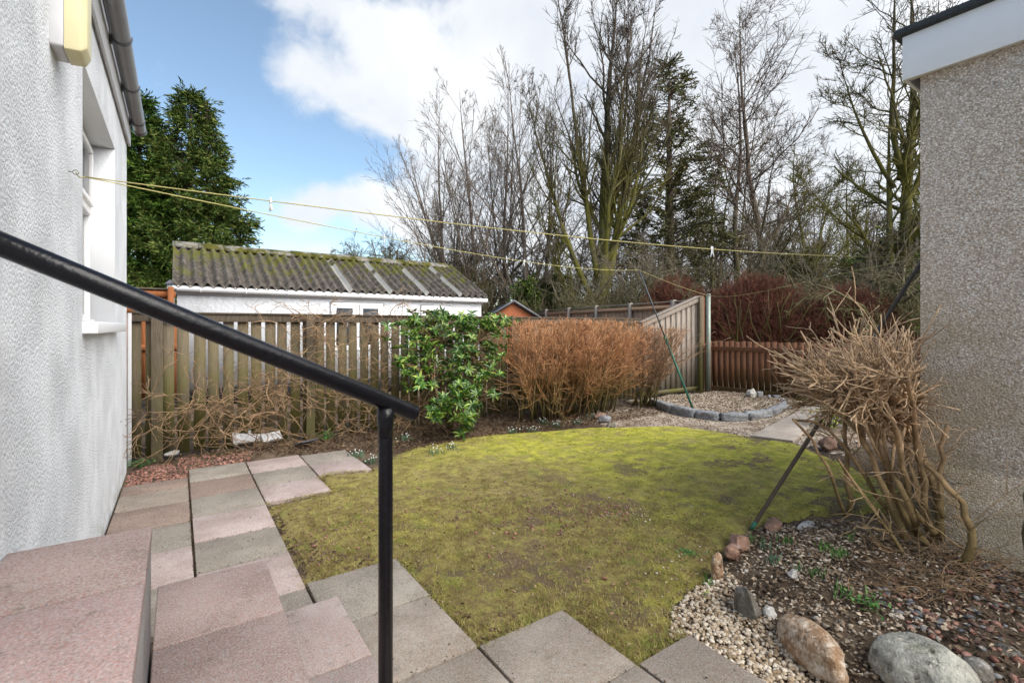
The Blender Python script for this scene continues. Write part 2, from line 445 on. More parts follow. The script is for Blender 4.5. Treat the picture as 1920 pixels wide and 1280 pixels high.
M['pebble_white'] = m_leaf('white_pebble', [(.24, .18, .12), (.38, .31, .23), (.55, .50, .43), (.20, .15, .10)], .7)
M['pebble_red'] = m_leaf('red_stone_chip', [(.19, .085, .062), (.28, .13, .095), (.38, .21, .16), (.13, .08, .065)], .75)
M['pebble_grey'] = m_leaf('grey_stone_chip', [(.10, .105, .11), (.17, .17, .175), (.26, .26, .255)], .7)
M['soil_clod'] = m_leaf('soil_clod', [(.04, .026, .017), (.085, .056, .036), (.14, .095, .06)], .9)


def m_ground():
    n = NT('garden_soil')
    c = n.mix(n.rng(n.noise(3, 7, .65), .35, .65), (.065, .043, .028), (.19, .135, .09))
    c = n.mix(n.rng(n.noise(45, 5, .7), .52, .68, 0, .6), c, (.24, .185, .13))
    c = n.mix(n.rng(n.noise(1.1, 5), .55, .68, 0, .5), c, (.075, .085, .018))
    n.col(c).rough(.95).bump(n.noise(24, 7, .75), .05, 1.0); return n.m


def m_lawn(name, blade):
    n = NT(name)
    Z = n.z()
    big = n.noise(.85, 6, .6); fine = n.noise(7, 5, .6)
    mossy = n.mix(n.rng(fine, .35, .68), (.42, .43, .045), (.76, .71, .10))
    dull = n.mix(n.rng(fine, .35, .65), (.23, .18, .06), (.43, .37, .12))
    # greener towards the far right-hand side of the lawn
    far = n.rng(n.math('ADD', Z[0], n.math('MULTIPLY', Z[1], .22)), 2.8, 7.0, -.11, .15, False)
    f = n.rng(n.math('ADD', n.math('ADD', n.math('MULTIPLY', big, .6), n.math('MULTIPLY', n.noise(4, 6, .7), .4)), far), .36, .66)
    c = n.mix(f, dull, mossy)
    straw = n.rng(n.noise(3.4, 7, .75), .48, .64, 0, .75); c = n.mix(straw, c, (.50, .40, .17)); c = n.mix(n.rng(n.noise(4.5, 5, .65), .53, .68, 0, .55), c, (.22, .30, .045))
    if blade:
        c = n.mix(n.rng(n.rnd, .6, 1, 0, .85), c, (.66, .55, .25)); c = n.mix(n.rng(n.rnd, .4, 0, 0, .7), c, (.16, .27, .03))
    else:
        bare = n.math('MULTIPLY', n.rng(n.noise(1.7, 7, .72), .52, .60, 0, .9), n.rng(Z[1], 5.0, 3.4, .25, 1.))
        c = n.mix(n.rng(Z[1], 3.0, 4.8, .30, .04), c, (.06, .045, .02)); c = n.mix(bare, c, (.15, .105, .07)); c = n.mix(n.rng(n.noise(38, 5, .7), .56, .7, 0, .7), c, (.03, .022, .014))
    sm = n.math('ADD', n.noise(16, 5, .7), n.math('MULTIPLY', n.math('SUBTRACT', f, .5), -.10))
    c = n.mix(n.rng(sm, .53, .64, 0, .65), c, (.20, .13, .065)); c = n.mix(n.rng(n.noise(31, 3, .7), .57, .70, 0, .5), c, (.09, .075, .025)); c = n.mix(n.rng(n.noise(23, 4, .7), .56, .70, 0, .5), c, (.50, .47, .09))
    n.col(c).rough(.85)
    if blade: translucent(n, c, .4)
    if not blade: n.bump(n.noise(60, 6, .75), .03, 1.0)
    return n.m


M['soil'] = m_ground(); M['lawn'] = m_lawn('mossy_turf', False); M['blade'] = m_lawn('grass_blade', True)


def m_gravelbase():
    n = NT('gravel_base'); ci = n.vor(55, 'F1', 'Color'); sp = n.N.new('ShaderNodeSeparateColor'); n.L.new(ci, sp.inputs[0])
    c = n.ramp(sp.outputs[0], (0, (.16, .10, .06)), (.4, (.30, .23, .16)), (.75, (.48, .41, .33)), (1, (.62, .57, .5)))
    c = n.mix(n.rng(n.noise(2.2, 6, .65), .45, .62, 0, .8), c, (.11, .065, .035))
    n.col(c).rough(.9).bump(n.vor(55), .02, -1.0); return n.m


M['gravelbase'] = m_gravelbase()


def m_roof():
    n = NT('mossy_corrugated_roof'); Z = n.z()
    c = n.mix(n.rng(n.noise(7, 6, .7), .35, .65), (.05, .042, .034), (.145, .125, .105))
    up = n.rng(Z[2], 2.5, 3.6, -.06, .16, False)
    ms = n.rng(n.math('ADD', n.noise(2.6, 6, .7), up), .54, .68, 0, .9)
    c = n.mix(ms, c, n.mix(n.noise(14, 4), (.05, .055, .008), (.17, .165, .02)))
    li = n.rng(n.noise(24, 5, .7), .62, .70, 0, .6); c = n.mix(li, c, (.30, .28, .24))
    n.col(c).rough(.95).bump(n.noise(26, 6, .7), .03, 1.0); return n.m


M['roof'] = m_roof()
M['ridge'] = m_leaf('ridge', [(.1, .1, .1)])
n = NT('mossy_ridge'); n.col(n.mix(n.rng(n.noise(2.2, 6, .7), .42, .56), (.24, .225, .20), n.mix(n.noise(12, 5), (.035, .035, .008), (.13, .12, .015)))).rough(.95).bump(n.noise(18, 6, .7), .05, 1); M['ridge'] = n.m
M['translucent'] = simple('clouded_roof_sheet', (.30, .29, .265), .35, 5, .5)
n = NT('grey_tile_roof'); n.col(n.mix(n.noise(3), (.045, .05, .06), (.085, .09, .10))).rough(.6); M['tile'] = n.m
M['orange_board'] = simple('orange_painted_board', (.42, .14, .06), .15, 3, .7)
M['felt'] = simple('grey_roof_felt', (.06, .065, .07), .5, 40, .95, .012, 60)
M['block'] = m_stone('mossy_block', (.17, .155, .10), (.24, .22, .17), None, 8, .6)

# ------------------------------------------------------------------ ground
LAWN_PX = [(503, 946), (560, 932), (621, 919), (592, 889), (640, 884), (697, 880), (720, 862), (770, 838), (850, 822), (930, 812),
           (1020, 806), (1100, 800), (1180, 798), (1260, 796), (1340, 806), (1410, 818), (1487, 828), (1540, 848), (1600, 875), (1680, 910),
           (1690, 955), (1600, 962), (1520, 962), (1440, 978), (1385, 1000), (1345, 1040), (1310, 1090), (1262, 1130), (1255, 1180),
           (1200, 1246), (1052, 1140), (902, 1208), (740, 1048), (592, 1090), (545, 1015)]
LAWN = [G(*p) for p in LAWN_PX]
BED = [G(*p) for p in [(1400, 990), (1590, 962), (1720, 960)]] + [(4.7, 1.4), (4.7, -.6), (2.2, -.6)] + [G(*p) for p in [(1500, 1250), (1400, 1180), (1340, 1090)]]
FARGRAVEL = [G(*p) for p in [(1090, 772), (1160, 750), (1230, 742), (1330, 738), (1480, 748), (1560, 760), (1640, 800), (1590, 850), (1490, 828), (1410, 818), (1330, 804), (1250, 797), (1150, 798), (1120, 790)]]
RING_PX = [(1224, 752), (1262, 765), (1305, 773), (1350, 778), (1400, 778), (1440, 770), (1478, 757)]
FRONTGRAVEL = [G(*p) for p in [(1262, 1130), (1320, 1085), (1360, 1060), (1420, 1150), (1500, 1215), (1600, 1300), (1480, 1310), (1380, 1240), (1280, 1200), (1255, 1180)]]


def inside(poly, X, Y):
    c = np.zeros(X.shape, bool); n = len(poly); j = n - 1
    for i in range(n):
        xi, yi = poly[i]; xj, yj = poly[j]
        t = ((yi > Y) != (yj > Y)) & (X < (xj - xi) * (Y - yi) / ((yj - yi) if yj != yi else 1e-9) + xi)
        c ^= t; j = i
    return c


def seg_dist(poly, X, Y):
    D = np.full(X.shape, 1e9); n = len(poly)
    for i in range(n):
        ax, ay = poly[i]; bx, by = poly[(i + 1) % n]; dx, dy = bx - ax, by - ay
        t = np.clip(((X - ax) * dx + (Y - ay) * dy) / (dx * dx + dy * dy + 1e-12), 0, 1)
        D = np.minimum(D, np.hypot(X - ax - t * dx, Y - ay - t * dy))
    return D


def fbm(X, Y, seed, s):
    r = rs(seed); o = np.zeros(np.shape(X))
    for k in range(10):
        a = r.uniform(0, 6.28); f = s * (1.0 + k * .45); o = o + np.sin((X * math.cos(a) + Y * math.sin(a)) * f + r.uniform(0, 6.28)) / (1 + k * .35)
    return o / 3.5


GZ = -.035


def height(X, Y):
    X = np.asarray(X, float); Y = np.asarray(Y, float)
    z = np.full(X.shape, GZ)
    near = (X > -1) & (X < 12) & (Y > -1) & (Y < 9)
    z = z + near * .010 * fbm(X, Y, 3, 5)
    inb = inside(BED, X, Y); d = seg_dist(BED, X, Y)
    z = z + inb * np.minimum(d / .7, 1) ** .8 * .16
    soil = np.clip((Y - 6.55) / .5, 0, 1) * np.clip((7.6 - Y) / .3, 0, 1) * (X > 0) * (X < 8)
    z = z + soil * (.06 + .03 * fbm(X, Y, 5, 6))
    lw = inside(LAWN, X, Y); dl = seg_dist(LAWN, X, Y)
    z = z + lw * np.minimum(dl / .12, 1) * .035
    return z


def sheet(name, poly, mat, step, off, jag=.03, seed=1):
    P = np.array(poly); x0, y0 = P.min(0) - .1; x1, y1 = P.max(0) + .1
    xs = np.arange(x0, x1, step); ys = np.arange(y0, y1, step)
    X, Y = np.meshgrid(xs, ys, indexing='ij')
    cx = X[:-1, :-1] + step / 2; cy = Y[:-1, :-1] + step / 2
    k = inside(poly, cx + jag * fbm(cx, cy, seed, 25), cy + jag * fbm(cx, cy, seed + 1, 25))
    idx = np.arange(X.size).reshape(X.shape)
    q = np.stack([idx[:-1, :-1], idx[1:, :-1], idx[1:, 1:], idx[:-1, 1:]], -1)[k]
    V = np.stack([X, Y, height(X, Y) + off + .004 * fbm(X, Y, 9, 30)], -1).reshape(-1, 3)
    used = np.unique(q); rm = np.full(X.size, -1); rm[used] = np.arange(len(used))
    mb = MB(); mb.add(V[used], rm[q]); return struct(mb.build(name, mat, smooth=True))


def nu(*a): return np.concatenate(a)


gx = nu([-900, -300, -100, -30, -10, -4, -2], np.arange(-1, 12.001, .06), [13, 15, 20, 30, 60, 150, 400, 1200])
gy = nu([-600, -200, -60, -20, -6, -2], np.arange(-1, 9.001, .06), [10, 12, 16, 25, 50, 120, 400, 1500])
X, Y = np.meshgrid(gx, gy, indexing='ij'); idx = np.arange(X.size).reshape(X.shape)
mb = MB(); mb.add(np.stack([X, Y, height(X, Y)], -1).reshape(-1, 3), np.stack([idx[:-1, :-1], idx[1:, :-1], idx[1:, 1:], idx[:-1, 1:]], -1).reshape(-1, 4))
struct(mb.build('ground', M['soil'], smooth=True))
sheet('lawn', LAWN, M['lawn'], .03, .006, .06, 11)
sheet('gravel_area', FARGRAVEL, M['gravelbase'], .06, .006, .08, 21)

# grass blades


def scatter(poly, n, seed, jag=.0):
    r = rs(seed); P = np.array(poly); lo = P.min(0); hi = P.max(0); out = np.zeros((0, 2))
    while len(out) < n:
        q = r.uniform(lo, hi, (n * 2, 2)); k = inside(poly, q[:, 0] + jag * fbm(q[:, 0], q[:, 1], seed, 20), q[:, 1] + jag * fbm(q[:, 0], q[:, 1], seed + 7, 20)); out = np.vstack([out, q[k]])
    return out[:n]


def blades(mb, P, seed, l0, l1, w, lean=.9, zoff=.0):
    r = rs(seed); n = len(P); a = r.uniform(0, 6.283, n); tl = r.uniform(.25, 1, n) * lean
    d = np.stack([np.cos(a) * tl, np.sin(a) * tl, np.ones(n)], -1); d = unit(d)
    L = r.uniform(l0, l1, n) * (1 + .0 * a)
    pos = np.column_stack([P, height(P[:, 0], P[:, 1]) + zoff])
    nr = np.stack([np.sin(a), -np.cos(a), np.zeros(n)], -1); s = unit(np.cross(d, np.stack([np.cos(a), np.sin(a), np.zeros(n)], -1)) + nr * .01)
    m = pos + d * L[:, None] * .55; tip = pos + d * L[:, None] + np.stack([np.cos(a), np.sin(a), -np.ones(n) * .6], -1) * L[:, None] * .3 * tl[:, None]
    V = np.stack([pos - s * w / 2, pos + s * w / 2, m + s * w * .4, m - s * w * .4, tip], 1).reshape(-1, 3)
    q = np.arange(n * 5).reshape(-1, 5); mb.add(V, q[:, [0, 1, 2, 3]], q[:, [3, 2, 4]])


mb = MB()
P = scatter(LAWN, 290000, 31, .04)
dist = np.hypot(P[:, 0], P[:, 1])
den = np.clip(.62 + .9 * fbm(P[:, 0], P[:, 1], 77, 2.2) + .5 * fbm(P[:, 0], P[:, 1], 78, 9), .10, 1) * np.clip(4.2 / dist, .0, 1) ** 2.2
P = P[rs(5).uniform(0, 1, len(P)) < den]
def dist_ok(q): return np.hypot(q[:, 0], q[:, 1]) < 4.6
P_n = P[dist_ok(P)]; P_f = P[~dist_ok(P)]; blades(mb, P_n, 32, .012, .038, .0030, 1.4); blades(mb, P_f, 33, .010, .026, .0045, 2.6)
TF = scatter(LAWN, 2600, 135, .02); TF = TF[(np.hypot(TF[:, 0], TF[:, 1]) < 5.2) & (fbm(TF[:, 0], TF[:, 1], 61, 5) > -.3)]
TF = np.repeat(TF, 14, 0) + rs(136).normal(0, .011, (len(TF) * 14, 2)); blades(mb, TF, 137, .018, .05, .0028, 1.1)
P2 = scatter(LAWN, 9000, 35, .02); P2 = P2[fbm(P2[:, 0], P2[:, 1], 60, 4) > .25]
blades(mb, P2, 36, .03, .06, .003, 1.3)
# longer straw tufts along the paved edge
E = [G(*p) for p in [(750, 1050), (903, 1200), (1052, 1130), (1200, 1236), (1255, 1185), (1262, 1130)]]
pts = []
for (a, b) in zip(E[:-1], E[1:]):
    t = rs(int(a[0] * 1000)).uniform(0, 1, 260)[:, None]; pts.append(np.array(a) * (1 - t) + np.array(b) * t)
P3 = np.vstack(pts) + rs(8).normal(0, .03, (260 * 5, 2)); P3 = P3[inside(LAWN, P3[:, 0], P3[:, 1])]
blades(mb, P3, 37, .03, .07, .0028, 1.8)
g = mb.build('grass', M['blade']); tag(g, 'short mossy yellow green grass of the lawn', 'grass', kind='stuff')

# ------------------------------------------------------------------ paving
GRPS = 'concrete paving slabs laid round the lawn'
mats = dict(g='slab_grey', p='slab_pink', b='slab_brown', s='slab_beige')
words = dict(g='grey', p='pink', b='brownish pink', s='beige')
XA = [-.47, .088, .665, 1.262, 1.83, 2.235, 2.8]
cols = {
    0: [(6.32, 5.95, 'b'), (5.95, 5.44, 's'), (5.44, 4.88, 'b'), (4.88, 4.31, 'g'), (4.31, 3.74, 'p'), (3.74, 3.17, 'g')],
    1: [(6.62, 6.07, 'g'), (6.07, 5.49, 'b'), (5.49, 4.92, 'g'), (4.92, 4.35, 'p'), (4.35, 3.81, 'g'), (3.81, 3.23, 'p'), (3.23, 2.67, 'g')],
    2: [(6.61, 6.06, 'p'), (6.06, 5.53, 'g'), (5.53, 4.99, 'p'), (3.27, 2.70, 'g'), (2.70, 2.13, 's'), (2.13, 1.57, 's'), (1.57, 1.0, 's')],
    3: [(6.56, 6.03, 'g'), (6.03, 5.48, 'p'), (2.14, 1.58, 's'), (1.58, 1.01, 's'), (1.01, .44, 's')],
    4: [(1.585, 1.01, 's'), (1.01, .44, 's')],
}
colname = ['row along the white house wall', 'second row from the house', 'third row from the house', 'row ending at the bed of snowdrops', 'row beside the tan pebbles', 'last row beside the boulders']
ordn = ['farthest', 'second farthest', 'third farthest', 'fourth farthest', 'fifth farthest', 'sixth farthest', 'seventh farthest']
rr = random.Random(4)
slab_labels = {}
for c, lst in cols.items():
    for i, (y1, y0, k) in enumerate(lst):
        g_ = .007 if c > 0 else .005
        x0, x1 = XA[c] + g_, XA[c + 1] - g_
        if c == 1 and y0 > 3: x0 += .004
        dz = rr.uniform(-.006, .006)
        mb = MB(); nx = 10
        # slab with a very slightly uneven top, then bevelled edges
        xs = [x0, x1]; ys = [y0 + .004, y1 - .004]
        Mx = Matrix.Translation(((x0 + x1) / 2, (y0 + y1) / 2, dz)) @ Matrix.Rotation(rr.uniform(-.006, .006), 4, 'Z') @ Matrix.Rotation(rr.uniform(-.006, .006), 4, 'X') @ Matrix.Rotation(rr.uniform(-.006, .006), 4, 'Y')
        hx, hy = (x1 - x0) / 2, (ys[1] - ys[0]) / 2
        mb.box((-hx, -hy, -.045), (hx, hy, 0), Mx)
        o = mb.build('paving_slab', M[mats[k]], bevel=.004)
        if c == 3 and i >= 2: lab = '%s paving slab, %s past the inner corner of the lawn' % (words[k], ['first', 'second', 'third'][i - 2])
        elif c == 2 and i >= 3: lab = '%s paving slab right of the lowest step, %s from the muddy lawn corner' % (words[k], ['first', 'second', 'third', 'fourth'][i - 3])
        else: lab = '%s paving slab, %s of the %s' % (words[k], ordn[i], colname[c])
        tag(o, lab, 'paving slab', GRPS)

# ------------------------------------------------------------------ steps (top landing and two treads going down to the right)
HP, H2, H3 = .86, .43, .20
M['riser'] = m_slab('pale_riser_cement', (.42, .39, .35), (.50, .47, .43), .1)


def step(name, label, x0, x1, yfar, h, joints, matlist, below):
    t = root(name, (x0, yfar, 0), label, 'step', 'garden steps by the house')
    b = MB(); b.box((x0 + .004, -1.2, GZ), (x1 - .004, yfar - .004, h - .045)); b.build('base', M['riser'], t)
    ys = [yfar] + joints + [-1.2]
    for i in range(len(ys) - 1):
        s = MB(); s.box((x0, ys[i + 1] + .006, h - .045), (x1, ys[i] - .006, h)); s.build('tread_slab', M[matlist[i % len(matlist)]], t, bevel=.005)
    return t


step('landing', 'top landing of pink slabs against the white house wall', -.48, -.083, 2.335, HP, [1.835, 1.26, .7, .1], ['step_brown', 'step_pink'], H2)
step('doorstep', 'middle step of dusty pink slabs below the landing', -.079, .369, 2.78, H2, [2.235, 1.66, 1.1, .5], ['step_brown', 'step_brown'], H3)
step('doorstep', 'lowest step of pale pink slabs beside the black handrail post', .374, .697, 2.65, H3, [2.088, 1.52, .95, .4], ['slab_pink', 'slab_pink'], 0)

# ------------------------------------------------------------------ handrail
YR = 1.28
p_end = ATY(780, 776, YR); p_l = ATY(0, 457, YR)
dr = unit(p_end - p_l); p_start = p_l - dr * .6
t = root('handrail', (p_end[0] - .07, YR, H3), 'black painted tubular handrail sloping down to its post', 'handrail')
mb = MB(); mb.tubes(np.array([p_start, (p_start + p_end) / 2, p_end - dr * .004, p_end]), np.array([[.0225, .0225, .0225, .0195]]), 28); mb.build('rail', M['black_paint'], t, True, 0)
pp = ATY(723, 760, YR); topz = pp[2] - .012
mb = MB(); mb.tubes(np.array([(pp[0], YR, H3), (pp[0], YR, topz - .08), (pp[0], YR, topz - .03)]), np.array([[.0195, .0195, .0195]]), 24); mb.build('post', M['black_paint'], t, True)
mb = MB(); mb.tubes(np.array([(pp[0], YR, topz - .075), (pp[0], YR, topz - .04), (pp[0], YR, topz - .02), (pp[0], YR, topz + .006)]), np.array([[.0196, .0215, .0235, .0225]]), 24); mb.build('bracket', M['black_paint'], t, True)
mb = MB(); mb.tubes(np.array([(pp[0], YR, H3), (pp[0], YR, H3 + .008)]), np.array([[.05, .05]]), 24); mb.build('base_plate', M['black_paint'], t)
# far support of the same rail, off to the left on the landing
q = p_start + dr * .05
mb = MB(); mb.tubes(np.array([(q[0], YR, HP), (q[0], YR, q[2] - .01)]), np.array([[.0195, .0195]]), 16); mb.build('post', M['black_paint'], t, True)

# ------------------------------------------------------------------ house
WX = -.485; WY = 7.04; WT = 3.72
wy0, wy1, wz0, wz1, wd = 3.955, 5.78, 1.66, 3.27, .17
t = root('house', (WX, WY, 0), 'white roughcast house wall with a recessed window and grey gutter', 'house')


def dgrid(mb, yA, yB, zA, zB):
    st = .016; ny = max(2, int(round((yB - yA) / st)) + 1); nz = max(2, int(round((zB - zA) / st)) + 1)
    ys = np.linspace(yA, yB, ny); zs = np.linspace(zA, zB, nz); Yg, Zg = np.meshgrid(ys, zs, indexing='ij')
    return Yg, Zg


mb = MB()
# front skin as four grids round the window opening, roughened in relief
rngw = rs(12)
def skin(yA, yB, zA, zB):
    Yg, Zg = dgrid(mb, yA, yB, zA, zB)
    xx = np.full(Yg.shape, WX)
    V = np.stack([xx, Yg, Zg], -1).reshape(-1, 3); idx = np.arange(Yg.size).reshape(Yg.shape)
    mb.add(V, np.stack([idx[:-1, :-1], idx[1:, :-1], idx[1:, 1:], idx[:-1, 1:]], -1).reshape(-1, 4))
skin(-.6, wy0, GZ, WT); mb.add([(WX, -9.0, GZ), (WX, -.6, GZ), (WX, -.6, WT), (WX, -9.0, WT)], [(0, 1, 2, 3)]); skin(wy1, WY, GZ, WT); skin(wy0, wy1, GZ, wz0); skin(wy0, wy1, wz1, WT)
mb.box((WX - .9, -9.0, GZ), (WX - .3, WY, WT))
mb.add([(WX, WY, GZ), (WX - .3, WY, GZ), (WX - .3, WY, WT), (WX, WY, WT)], [(0, 1, 2, 3)])
mb.add([(WX, -9.0, GZ), (WX - .3, -9.0, GZ), (WX - .3, -9.0, WT), (WX, -9.0, WT)], [(3, 2, 1, 0)])
mb.box((WX - 8, WY - .25, GZ), (WX - .9, WY, WT + .5)); mb.box((WX - 8, -9.0, GZ), (WX - .9, -8.75, WT + .5))
mb.build('wall', M['roughcast'], t)
# smooth reveals
mb = MB(); a = .004
mb.box((WX - .3, wy1, wz0), (WX - .0, wy1 + a, wz1)); mb.box((WX - .3, wy0 - a, wz0), (WX, wy0, wz1)); mb.box((WX - .3, wy0, wz1), (WX, wy1, wz1 + a))
mb.build('reveal', M['paint_white'], t)
win = MB(); fx0, fx1 = WX - wd - .07, WX - wd
win.box((fx0, wy0, wz0), (fx1, wy0 + .07, wz1)); win.box((fx0, wy1 - .07, wz0), (fx1, wy1, wz1))
win.box((fx0, wy0 + .07, wz0), (fx1, wy1 - .07, wz0 + .07)); win.box((fx0, wy0 + .07, wz1 - .07), (fx1, wy1 - .07, wz1))
win.box((fx0 + .003, wy0 + .07, 2.62), (fx1 + .012, wy1 - .07, 2.70)); win.box((fx0 + .006, 4.83, wz0 + .07), (fx1 + .006, 4.9, 2.62))
W_ = win.build('window', M['upvc'], t, bevel=.006)
def child(mb, name, mat, par, **k):
    """sub-part: parented to a part whose own origin already sits at the thing's origin"""
    o = mb.build(name, mat, None, **k); o.data.transform(Matrix.Translation(-Vector(par.parent.location))); o.parent = par; return o
s = MB(); s.box((fx1 + .001, wy0 + .09, 2.69), (fx1 + .035, wy1 - .09, 2.73)); s.box((fx1 + .001, wy0 + .09, 3.16), (fx1 + .03, wy1 - .09, 3.2)); s.box((fx1 + .001, wy1 - .13, 2.73), (fx1 + .03, wy1 - .09, 3.16)); child(s, 'opening_sash', M['upvc'], W_, bevel=.004)
s = MB(); s.box((fx0 + .03, wy0 + .07, wz0 + .07), (fx0 + .036, wy1 - .07, wz1 - .07)); child(s, 'pane', M['glass_frost'], W_)
s = MB(); s.box((WX - wd, wy0 - .02, wz0 - .075), (WX + .075, wy1 + .10, wz0)); child(s, 'sill', M['paint_white'], W_, bevel=.006)
s = MB(); s.box((WX - .36, wy0, wz0 + .001), (WX - wd + .03, wy1, wz0 + .03)); child(s, 'inner_sill', M['upvc'], W_, bevel=.004)
# eaves
mb = MB(); mb.box((WX - .25, -9.0, WT), (WX + .015, WY + .02, WT + .012)); mb.box((WX + .015, -9.0, WT - .03), (WX + .035, WY + .02, WT + .27)); mb.build('fascia', M['upvc_old'], t, bevel=.003)
mb = MB(); mb.add([(WX + .06, -9.0, WT + .275), (WX + .06, WY + .04, WT + .275), (WX - 3.5, WY + .04, WT + 2.1), (WX - 3.5, -9.0, WT + 2.1)], [(0, 1, 2, 3)]); mb.add([(WX + .06, -9.0, WT + .255), (WX + .06, WY + .04, WT + .255), (WX - 3.5, WY + .04, WT + 2.08), (WX - 3.5, -9.0, WT + 2.08)], [(3, 2, 1, 0)]); mb.build('roof', M['tile'], t)
gxc, gzc, gr = WX + .112, WT + .22, .062
an = np.linspace(math.pi, 2 * math.pi, 13)
prof = [(gxc + gr * math.cos(b), gzc + gr * math.sin(b) * 1.05) for b in an]
def gut(mb, y0, y1, grow, th=.004):
    o = [(gxc + (gr + grow) * math.cos(b), gzc + (gr + grow) * math.sin(b)) for b in an]
    i = [(gxc + (gr - th) * math.cos(b), gzc + (gr - th) * math.sin(b)) for b in an[::-1]]
    P = o + i; n_ = len(P)
    V = [(x, y0, z) for x, z in P] + [(x, y1, z) for x, z in P]
    mb.add(V, [(k, (k + 1) % n_, n_ + (k + 1) % n_, n_ + k) for k in range(n_)])
    h = len(o)
    for base in (0, n_):
        mb.add([V[base + k] for k in range(n_)], [(k, k + 1, n_ - 2 - k, n_ - 1 - k) for k in range(h - 1)])
mb = MB(); gut(mb, -9.0, WY + .16, 0); G_ = mb.build('gutter', M['gutter'], t, True)
s = MB(); gut(s, WY + .10, WY + .17, .006); s.prism([(gxc + (gr + .006) * math.cos(b), gzc + (gr + .006) * math.sin(b)) for b in an], 'y', WY + .165, WY + .172); child(s, 'end_cap', M['gutter_dark'], G_)
for yb in (.6, 1.7, 2.8, 3.9, 4.95, 5.9, 6.85):
    s = MB(); gut(s, yb - .02, yb + .02, .006); s.box((WX + .035, yb - .02, gzc - .07), (gxc - gr + .004, yb + .02, gzc + .02)); s.box((gxc + gr - .004, yb - .012, gzc - .004), (gxc + gr + .008, yb + .012, gzc + .012)); child(s, 'bracket', M['gutter_dark'], G_)

# alarm box on the wall
t = root('alarm_box', (WX, 3.02, 2.87), 'yellowed alarm box on a white back plate high on the house wall', 'alarm box')
mb = MB(); mb.box((WX - .01, 3.01, 2.92), (WX + .05, 3.2, 3.35)); mb.build('back_plate', M['upvc_old'], t, bevel=.01)
mb = MB(); V = []
for x, dy, dz in ((WX + .05, .004, .0), (WX + .108, .006, .004), (WX + .13, .03, .035)):
    V += [(x, 3.01 + dy, 2.915 + dz), (x, 3.2 - dy, 2.915 + dz), (x, 3.2 - dy, 3.36 - dz), (x, 3.01 + dy, 3.36 - dz)]
mb.add(V, [(j * 4 + k, j * 4 + (k + 1) % 4, j * 4 + 4 + (k + 1) % 4, j * 4 + 4 + k) for j in range(2) for k in range(4)] + [(8, 9, 10, 11)]); mb.build('cover', M['cream'], t, bevel=.006)

# ------------------------------------------------------------------ pebbledashed outbuilding on the right
GX, GY, GT = 4.61, 1.255, 3.52
t = root('outbuilding', (GX, GY, 0), 'pebbledashed outbuilding corner with white fascia and felt roof', 'outbuilding')
mb = MB()
# wall face with the render broken away low down near the camera end
brk = [(.76, 1.3), (.80, .95), (.795, .6), (.76, .35), (.72, .12)]
ys = [-3.0] + []
mb.add([(GX, GY, GZ), (GX, .78, GZ), (GX, .78, GT), (GX, GY, GT)], [(0, 3, 2, 1)])
mb.V.pop(); mb.n = 0; mb.F = {3: [], 4: []}
poly = [(GY, GZ - .02), (GY, GT), (-14, GT), (-14, .62), (.62, .62), (.705, .60), (.722, .5), (.712, .38), (.73, .25), (.715, .12), (.70, GZ - .02)]
nt_ = poly[4:]; nt_[1] = (nt_[1][0], .62)
for y_a, y_b in ((GY, 1.0), (1.0, .5), (.5, -1.5), (-1.5, -5), (-5, -14)):
    mb.add([(GX, y_a, .62), (GX, y_b, .62), (GX, y_b, GT), (GX, y_a, GT)], [(0, 1, 2, 3)])
for (ya, za), (yb, zb) in zip(nt_[1:-1], nt_[2:]):
    mb.add([(GX, ya, min(za, .62)), (GX, GY, min(za, .62)), (GX, GY, zb), (GX, yb, zb), (GX + .03, yb, zb), (GX + .03, ya, min(za, .62))], [(0, 1, 2, 3), (0, 3, 4, 5)])
mb.add([(GX, .7, .62), (GX, -14, .62), (GX + .03, -14, .62), (GX + .03, .7, .62)], [(0, 1, 2, 3)])
mb.box((GX + .03, GY - .03, GZ), (GX + 3.0, GY, GT)); mb.box((GX + 2.97, -14, GZ), (GX + 3, GY - .03, GT))
mb.build('wall', M['dash'], t)
mb = MB(); mb.box((GX + .0305, -14, GZ), (GX + .2, GY - .05, .8)); mb.build('block_base', M['block'], t)
mb = MB(); mb.box((GX - .07, -14, GT - .02), (GX - .045, GY + .09, GT + .31)); mb.box((GX - .045, GY + .065, GT - .02), (GX + 3.1, GY + .09, GT + .31)); mb.box((GX - .045, -14, GT - .01), (GX + .01, GY + .065, GT + .002)); mb.build('fascia', M['upvc'], t, bevel=.003)
mb = MB(); mb.box((GX - .11, -14, GT + .312), (GX + 3.15, GY + .14, GT + .37)); mb.build('roof', M['felt'], t, bevel=.015)
mb = MB(); mb.box((GX + .03, -14, GT - .005), (GX + 2.95, GY - .03, GT + .3)); mb.build('roof_deck', M['fence_old'], t)

# ------------------------------------------------------------------ neighbour's long white garage
BY, BX0, BX1, BE, BR, BRY = 12.0, -.02, 7.2, 2.50, 3.62, 14.2
t = root('neighbour_garage', (BX0, BY, 0), 'long white rendered garage with a mossy corrugated roof', 'garage')
mb = MB(); mb.box((BX0, BY, .32), (BX1, BY + .2, BE)); mb.box((BX0, BY + .2, 0), (BX0 + .2, BY + 4.4, BE)); mb.box((BX1 - .2, BY + .2, 0), (BX1, BY + 4.4, BE)); mb.box((BX0 + .2, BY + 4.2, 0), (BX1 - .2, BY + 4.4, BE))
for xx in (BX0, BX1 - .2): mb.prism([(BY, BE + .001), (BY + 4.4, BE + .001), (BRY, BR - .12)], 'x', xx, xx + .2)
n = NT('white_harling'); n.col(n.mix(n.rng(n.noise(2, 6, .7), .45, .72, 0, .5), (.64, .65, .67), (.42, .42, .42))).rough(.9).bump(n.noise(14, 6, .7), .03, .9); M['harl'] = n.m
